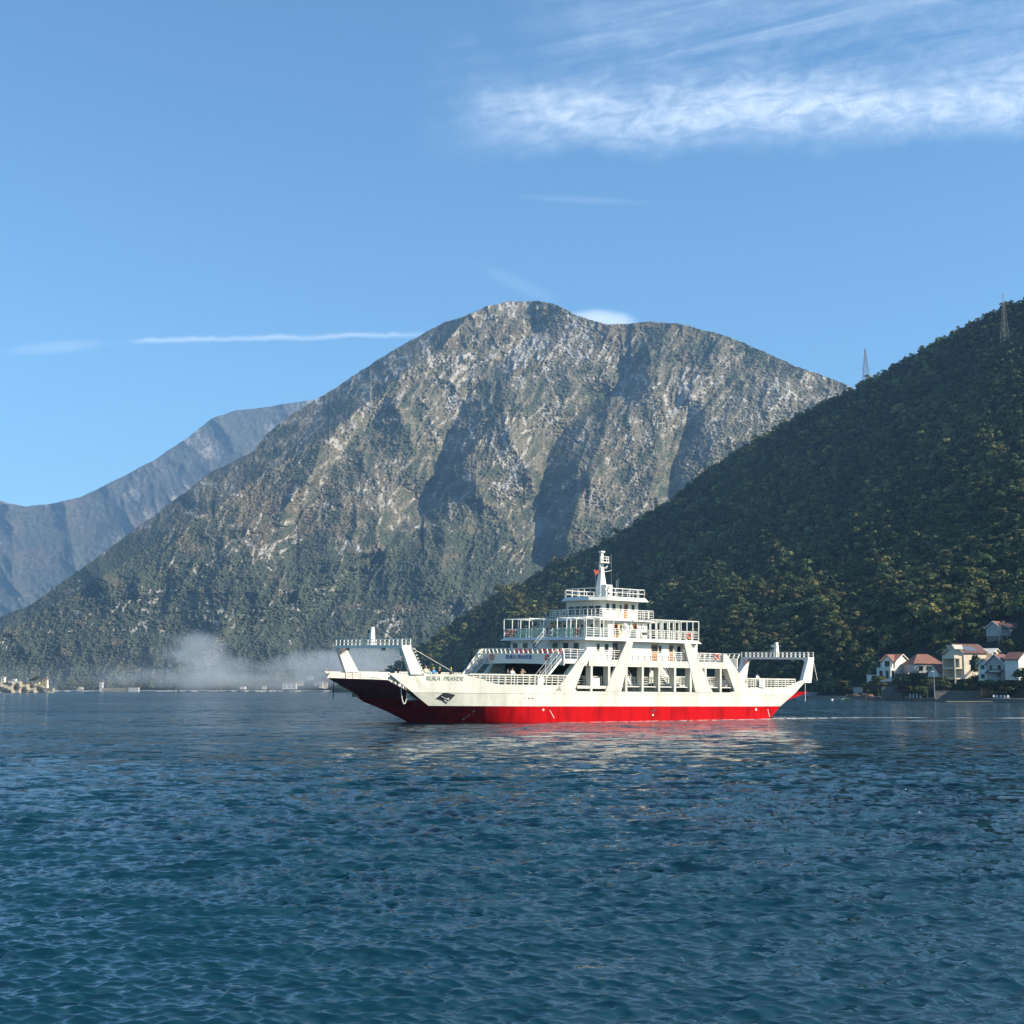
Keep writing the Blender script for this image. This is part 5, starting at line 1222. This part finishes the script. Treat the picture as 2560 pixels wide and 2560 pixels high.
jet = MB().box(-6, 6, 0, 1.2, .3, .5); [jet.box(x_, x_ + .25, .4, .7, -1.5, .3) for x_ in (-5.5, -2, 1.5, 5.2)]; j = jet.build('jetty', M_PALE); j.location = foot(2422, 364); tag(j, 'narrow pale jetty along the foot of the quay', 'jetty')

# individual trees on the lower slope and among the houses
Y1, G1, G2, O1 = (.13, .15, .025), (.06, .08, .025), (.035, .055, .022), (.10, .085, .03)
for a in ((2420, 1536, 5.2, Y1, 'bright yellow-green round tree on the slope above the cream house', 0), (2556, 1522, 4.5, Y1, 'yellow-green tree at the right edge above the upper house', 0),
          (1872, 1528, 6.8, (.055, .085, .028), 'tall green pine-like crown behind the ferry canopy', 0), (1900, 1470, 5.5, G1, 'dark round tree right of the canopy frame on the spur', 0),
          (1790, 1425, 7.2, (.065, .07, .03), 'broad grey-green tree crowning the wooded spur behind the ferry', 0), (1985, 1455, 6.5, G1, 'conical tree on the slope above the stern gantry', 0),
          (1620, 1450, 6.0, O1, 'brownish tree right of the ferry mast', 0), (1540, 1330, 6, O1, 'ochre tree above the ferry mast', 0),
          (1305, 1502, 9, (.10, .09, .03), 'round olive tree catching the sun left of the wheelhouse', 0), (1250, 1480, 8, (.085, .085, .03), 'sunlit olive tree at the edge of the hill above the far deck', 0),
          (2196, 1712, 3.4, (.075, .09, .024), 'olive-green bushy tree in front of the villa terrace', 444), (2215, 1722, 3.2, O1, 'ochre-green tree just right of the glazed garden room', 440),
          (2164, 1732, 2.8, (.075, .08, .03), 'round grey-green bush right of the boathouse', 466), (2190, 1736, 2.6, G1, 'low round bush between boathouse and terrace wall', 455),
          (2255, 1706, 3.0, G2, 'dark shrub below the blank gable of the villa', 436), (2290, 1706, 3.6, G2, 'dark evergreen in front of the hipped house', 430), (2318, 1722, 3.6, G2, 'dark tree left of the street lamp', 420),
          (2300, 1734, 2.6, G1, 'bright-topped green bush behind the quay posts', 412), (2362, 1712, 2.8, G1, 'green shrub right of the street lamp under the cottage', 412), (2400, 1722, 2.8, G2, 'dark hedge bush above the long stone wall', 404),
          (2440, 1714, 3.3, O1, 'olive tree above the right end of the stone wall', 402), (2470, 1720, 3.3, (.07, .08, .024), 'green tree under the grey house', 394), (2500, 1728, 3.6, O1, 'yellowish tree directly behind the white chairs', 392),
          (2535, 1724, 3.2, G1, 'green tree at the right end of the quay', 390), (2452, 1686, 3.6, G2, 'dark cypress between the cream house and the grey house', 404), (2370, 1644, 3.4, G2, 'dark tree between the hipped roof and the narrow gable', 444),
          (2556, 1690, 3.4, G2, 'dark tree at the right edge beside the bright gable', 382), (2258, 1726, 3.0, (.09, .05, .035), 'reddish-brown shrub under the villa', 426)):
    x, y, r_, c_, lb, D_ = a
    tree(x, y, r_, c_, lb, name='cypress_tree' if 'cypress' in lb else 'shrub' if ('bush' in lb or 'shrub' in lb) else 'broadleaf_tree', cat='bush' if ('bush' in lb or 'shrub' in lb) else 'tree', D=D_ or None, nq=520, kind='round', stretch=2.0 if 'cypress' in lb else .85)

# ------------------------------------------------------------------ pylons
def pylon(x, yb, ytop, D, wb, arms, label, rot=0, q=.16):
    p = at(x, yb, D); Ht = at(x, ytop, D).z - p.z
    r = empty('pylon', Matrix.Translation(p) @ Matrix.Rotation(R_(rot), 4, 'Z'), label, 'pylon', 'lattice pylons on the ridge'); m = MB()
    hw = lambda t: wb / 2 * (1 - t) * (1 - .25 * t) + .30
    cs = [(-1, -1), (1, -1), (1, 1), (-1, 1)]; N = 9
    for k in range(N):
        t0, t1 = k / N, (k + 1) / N
        for i in range(4):
            a, b = cs[i], cs[(i + 1) % 4]
            P = lambda c, t: (c[0] * hw(t), c[1] * hw(t), t * Ht)
            m.tube(P(a, t0), P(a, t1), q, q, 4); m.tube(P(a, t0), P(b, t1), q * .6, q * .6, 4); m.tube(P(b, t0), P(a, t1), q * .6, q * .6, 4); m.tube(P(a, t1), P(b, t1), q * .6, q * .6, 4)
    m.build('lattice_mast', mat('pylon_paint', (.26, .24, .25), .6), r)
    for t, L in arms:
        a = MB(); z = t * Ht
        for s in ((-1, 1) if L > 0 else (-1,)): a.tube((s * hw(t), 0, z), (s * (hw(t) + abs(L)), 0, z - .3), .14, .08, 4); a.tube((s * hw(t), 0, z + 1.2), (s * (hw(t) + abs(L)), 0, z - .3), .1, .08, 4)
        a.build('arm', MATS['pylon_paint'], r)
pylon(2166, 972, 872, 1195, 6.5, ((.72, 2.6), (.60, -2.0), (.50, 2.8)), 'red and grey lattice pylon standing where the wooded ridge meets the sky')
pp = hill_point(2513, 856); pylon(2513, 856, 733, pp.y - 14, 4.2, (), 'slimmer grey pylon rising out of the trees near the right edge', 20, .05)

# ------------------------------------------------------------------ left shore
# pale headland with small white buildings and a light tower
def headland():
    m = MB(); xs = np.linspace(-420, 132, 60); rings = []; r = np.random.default_rng(5)
    for i, x in enumerate(xs):
        D = 1330; top = at(x, 1706 + (4 if x > 70 else 0) + (13 * (x - 100) / 30 if x > 100 else 0), D).z; top = max(top, .8); j = r.uniform(-3, 3)
        p = foot(x, D + j); ring = []
        for k in range(9):
            t = k / 8; f_ = foot(x, D + 9 * t + 2.5 * math.sin(i * 1.1 + k) * (t > 0) * (t < 1) + j); ring.append((f_.x, f_.y, -1.5 + (top + 1.5) * t))
        b = foot(x, D + 130); ring += [(b.x, b.y, top * .9), (b.x, b.y, -2)]
        rings.append(ring)
    m.loft(rings); o = m.build('headland', M_PALE); tag(o, kind='structure')
headland()
def blk(name, x0, x1, y0, y1, D, dep, m_, label, cat='building', roof=None, win=0, group=None):
    p = foot(x0, D); zb = at(x0, y1, D).z; zt = at(x0, y0, D).z; L = (foot(x1, D) - p).length
    r = empty(name, Vector((p.x, p.y, zb)), label, cat, group); H_ = zt - zb
    MB().box(0, L, 0, dep, 0, H_).build('wall', m_, r)
    o = .3
    if roof == 'tile': MB().prism([(-o, H_), (dep + o, H_), (dep / 2, H_ + dep * .28)], -o, L + o, 'x').build('roof', M_TILE2, r)
    else: MB().box(-o * .5, L + o * .5, -o * .5, dep + o * .5, H_ + .01, H_ + .3).build('roof', m_, r)
    for k in range(win):
        for zz in ((.25, .65) if H_ > 5 else (.45,)): MB().box(L * (k + .3) / win, L * (k + .65) / win, -.05, .01, H_ * zz, H_ * zz + min(1.5, H_ * .25)).build('window', M_GLASS, r)
    return r
blk('square_tower', 1.5, 10, 1693, 1706, 1350, 4, M_WALLW, 'square white tower on the headland at the left edge', 'tower', win=1)
blk('white_cottage', 30, 38, 1698, 1706, 1350, 4, M_WALLW, 'small white cottage left of the middle of the headland', win=1); blk('low_wall', 20, 52, 1703.5, 1706.5, 1346, .6, M_WALLW, 'low white wall in front of the small cottage on the headland', 'wall')
blk('white_cabin', 66, 75, 1696, 1705, 1352, 4, M_WALLW, 'white cabin beside the trees on the headland', win=1); blk('yellow_hut', 88, 97, 1706, 1712, 1342, 4, mat('render_yellow', (.55, .45, .20), .8), 'low yellow hut on the headland before the light tower', win=1)
blk('keepers_house', 105, 115, 1698, 1716, 1346, 5, mat('render_yellow', (.55, .45, .20), .8), 'yellow two-storey keeper house against the light tower', 'house', 'tile', 1)
lt = empty('light_tower', foot(117.5, 1338, .5), 'slender pale light tower at the tip of the headland', 'lighthouse'); Ht = at(117, 1697, 1338).z
MB().tube((0, 0, 0), (0, 0, Ht - 1.2), 1.9, .9, 14).build('tower', M_WALLW, lt); MB().tube((0, 0, Ht - 1.2), (0, 0, Ht), .8, .8, 10).build('lantern', M_GLASS, lt); MB().tube((0, 0, Ht), (0, 0, Ht + .8), .95, .1, 10).build('roof', M_WALLW, lt)
blk('low_platform', 108, 132, 1721, 1729, 1330, 6, M_PALE, 'pale stone landing at the foot of the light tower', 'platform')
boat(118, 1290, 5, 12, 3.2, M_BOATW, 'white motor boat passing close below the light tower', 0, True)
for x, y, r_, tx in ((84, 1698, 3.5, 'middle and largest'), (94, 1697, 3.2, 'rightmost'), (76, 1700, 2.5, 'leftmost and smallest')):
    rt = empty('headland_tree', foot(x, 1352, at(x, 1706, 1352).z - .5), tx + ' of the three dark trees on the headland', 'tree', 'trees on the headland')
    q, jit = crown_proto(np.random.default_rng(x), 90, 'round'); q = q * r_; hh = at(x, y, 1352).z - at(x, 1706, 1352).z
    np_mesh('crown', q.reshape(-1, 3) + np.array([0, 0, hh]), np.arange(360).reshape(-1, 4), M_LEAF, parent=rt, col=np.repeat(np.array(G1)[None] * jit[:, None], 4, 0)); MB().tube((0, 0, -.5), (0, 0, hh), .25, .15).build('trunk', M_BARK, rt)
# mole with a white block house
D_ = 1700
blk('block_house', 248.5, 256, 1706, 1725, D_, 4, M_WALLW, 'white upright block house at the left end of the long mole', 'tower', win=1)
p = foot(257, D_); L = (foot(346, D_) - p).length; ml = empty('mole', Vector((p.x, p.y, -1)), 'long low pale mole standing out of the water in front of the mountain', 'mole')
MB().box(0, L * .72, 0, 5, 0, 1 + at(300, 1719.5, D_).z).build('wall', M_PALE, ml); MB().box(L * .72 + .01, L, -.4, 5.4, 0, 1 + at(300, 1719, D_).z).build('head', M_WALLW, ml)
# shore strip with the small town
m = MB(); r = np.random.default_rng(8); rings = []
for x in np.linspace(-500, 1500, 140):
    a, b = foot(x, 1825 + r.uniform(-3, 3)), foot(x, 1890); rings.append([(a.x, a.y, -1.5), (a.x, a.y, 1.2 + r.uniform(-.3, .5)), (b.x, b.y, 3), (b.x, b.y, -2)])
tag(m.loft(rings).build('far_shore', mat('shore_pale', (.34, .33, .30), .95, var=.4, vscale=.1)), kind='structure')
T_ = [(706, 740, 1708, 1723, 'wide pale town house with a shaded balcony row, left of the town'), (742, 756, 1703, 1715, 'small white house up behind the wide town house'), (781, 795, 1706, 1721, 'pink town house right of the trees'), (797, 806, 1704, 1720, 'narrow pale town house in the middle of the right row'),
      (808, 818, 1706, 1722, 'cream town house nearest the ferry ramp'), (768, 780, 1692, 1699, 'white house high on the slope above the town'), (600, 612, 1717, 1723, 'low white shed at the left end of the town shore'), (655, 664, 1716, 1723, 'small white hut on the town shore'), (690, 700, 1714, 1723, 'pale hut left of the wide town house'),
      (845, 862, 1704, 1722, 'pale house seen under the raised bow ramp gantry'), (870, 884, 1700, 1716, 'white house in the mist right of the far gantry leg'), (190, 206, 1718, 1724, 'low pale shed on the far shore left of the mole')]
for i, (a, b, c, d, lb) in enumerate(T_): blk('town_house' if b - a > 8 else 'hut', a, b, c, d, 1832 + (i % 3) * 7, 9, [M_WALLW, M_WALLC, M_WALLW][i % 3], lb, 'house', 'tile' if d - c > 8 else None, 3 if b - a > 12 else 2, 'houses of the far town')
for i, x in enumerate((612, 641, 651, 676, 686, 440, 520)): boat(x, 1800 + 5 * i, 20 * i, 7, 2.4, M_BOATW, 'tiny white boat moored off the far shore ' + ('in front of the low white shed', 'between the shed and the small white hut', 'just left of the small white hut', 'just right of the small white hut', 'in front of the pale hut', 'nearest the right end of the mole', 'under the dome of smoke')[i], 0, True)
r = np.random.default_rng(4)
q_all = []; c_all = []
for k in range(900):
    x = r.uniform(150, 1000); dd = r.uniform(1845, 1885); rad = r.uniform(3, 6); q, jit = PS[k % len(PS)]; f = foot(x, dd, r.uniform(2, 9))
    q_all.append(q * [rad, rad, rad * r.uniform(.8, 1.8)] + np.array(f)); c_all.append(np.repeat(np.repeat((GREENS[k % len(GREENS)] * .8)[None, None], 96, 0) * jit[:, None, None], 4, 1))
V = np.concatenate(q_all).reshape(-1, 3); tag(np_mesh('shore_woodland', V, np.arange(len(V)).reshape(-1, 4), M_LEAF, col=np.concatenate(c_all).reshape(-1, 3)), 'dark belt of trees along the foot of the mountain', 'woodland', kind='stuff')
# ------------------------------------------------------------------ air
def volume_box(name, lo, hi, density, color=(1, 1, 1), aniso=0., node=None):
    mb = MB(); mb.box(lo[0], hi[0], lo[1], hi[1], lo[2], hi[2])
    m = bpy.data.materials.new(name); m.use_nodes = True; t = NT(m.node_tree)
    d = node(t) if node else density
    pv = t.n('ShaderNodeVolumePrincipled', {'Color': (*color, 1), 'Density': d, 'Anisotropy': aniso})
    t.n('ShaderNodeOutputMaterial', {'Volume': pv.outputs[0]})
    return mb.build(name, m)
HZ = volume_box('haze', (-5200, -60, -3), (5200, 10500, 1700), 7.2e-5, (.32, .60, 1.0))
tag(HZ, kind='stuff')
# low bank of smoke lying over the far town
def mist(name, pts, label):
    """pts: (picture x, picture y, half width px, half height px, strength)"""
    D0 = 1640.; m = bpy.data.materials.new(name); m.use_nodes = True; t = NT(m.node_tree)
    pos = t.n('ShaderNodeNewGeometry').outputs['Position']; s = t.n('ShaderNodeSeparateXYZ', {0: pos})
    nz = t.noise(t.n('ShaderNodeMapping', {'Vector': pos, 'Scale': (.7, .7, 1.5)}).outputs[0], .013, 6, .62, 1.4).outputs[0]; tot = None
    for (x, y, hw, hh, st_) in pts:
        c = at(x, y, D0); W_, H_ = hw * D0 / CAM_F, hh * D0 / CAM_F
        a = t.m('DIVIDE', t.m('SUBTRACT', s.outputs[0], c.x), W_); b = t.m('DIVIDE', t.m('SUBTRACT', s.outputs[2], c.z), H_); d = t.m('DIVIDE', t.m('SUBTRACT', s.outputs[1], D0), 110.)
        r2 = t.m('ADD', t.m('ADD', t.m('MULTIPLY', a, a), t.m('MULTIPLY', b, b)), t.m('MULTIPLY', d, d)); r2 = t.m('ADD', r2, t.m('MULTIPLY_ADD', nz, 4.4, -2.3))
        v = t.m('MULTIPLY', t.m('SUBTRACT', 1.0, t.sm(r2, -.3, 1.2)), st_ * .6); tot = v if tot is None else t.m('ADD', tot, v)
    pv = t.n('ShaderNodeVolumePrincipled', {'Color': (.82, .92, 1., 1), 'Density': tot, 'Anisotropy': 0.}); t.n('ShaderNodeOutputMaterial', {'Volume': pv.outputs[0]})
    lo = at(-420, 1722, D0); hi = at(1080, 1560, D0); mb = MB(); mb.box(lo.x, hi.x, D0 - 130, D0 + 130, .5, hi.z)
    o = mb.build(name, m); tag(o, label, 'smoke', kind='stuff')
mist('smoke', [(488, 1618, 70, 46, .011), (560, 1668, 110, 34, .008), (640, 1702, 320, 26, .0085), (765, 1672, 160, 48, .014), (910, 1668, 150, 50, .011), (420, 1694, 190, 30, .0035), (180, 1704, 420, 46, .0012), (640, 1660, 520, 90, .0006)], 'pale bluish smoke drifting low over the far town')
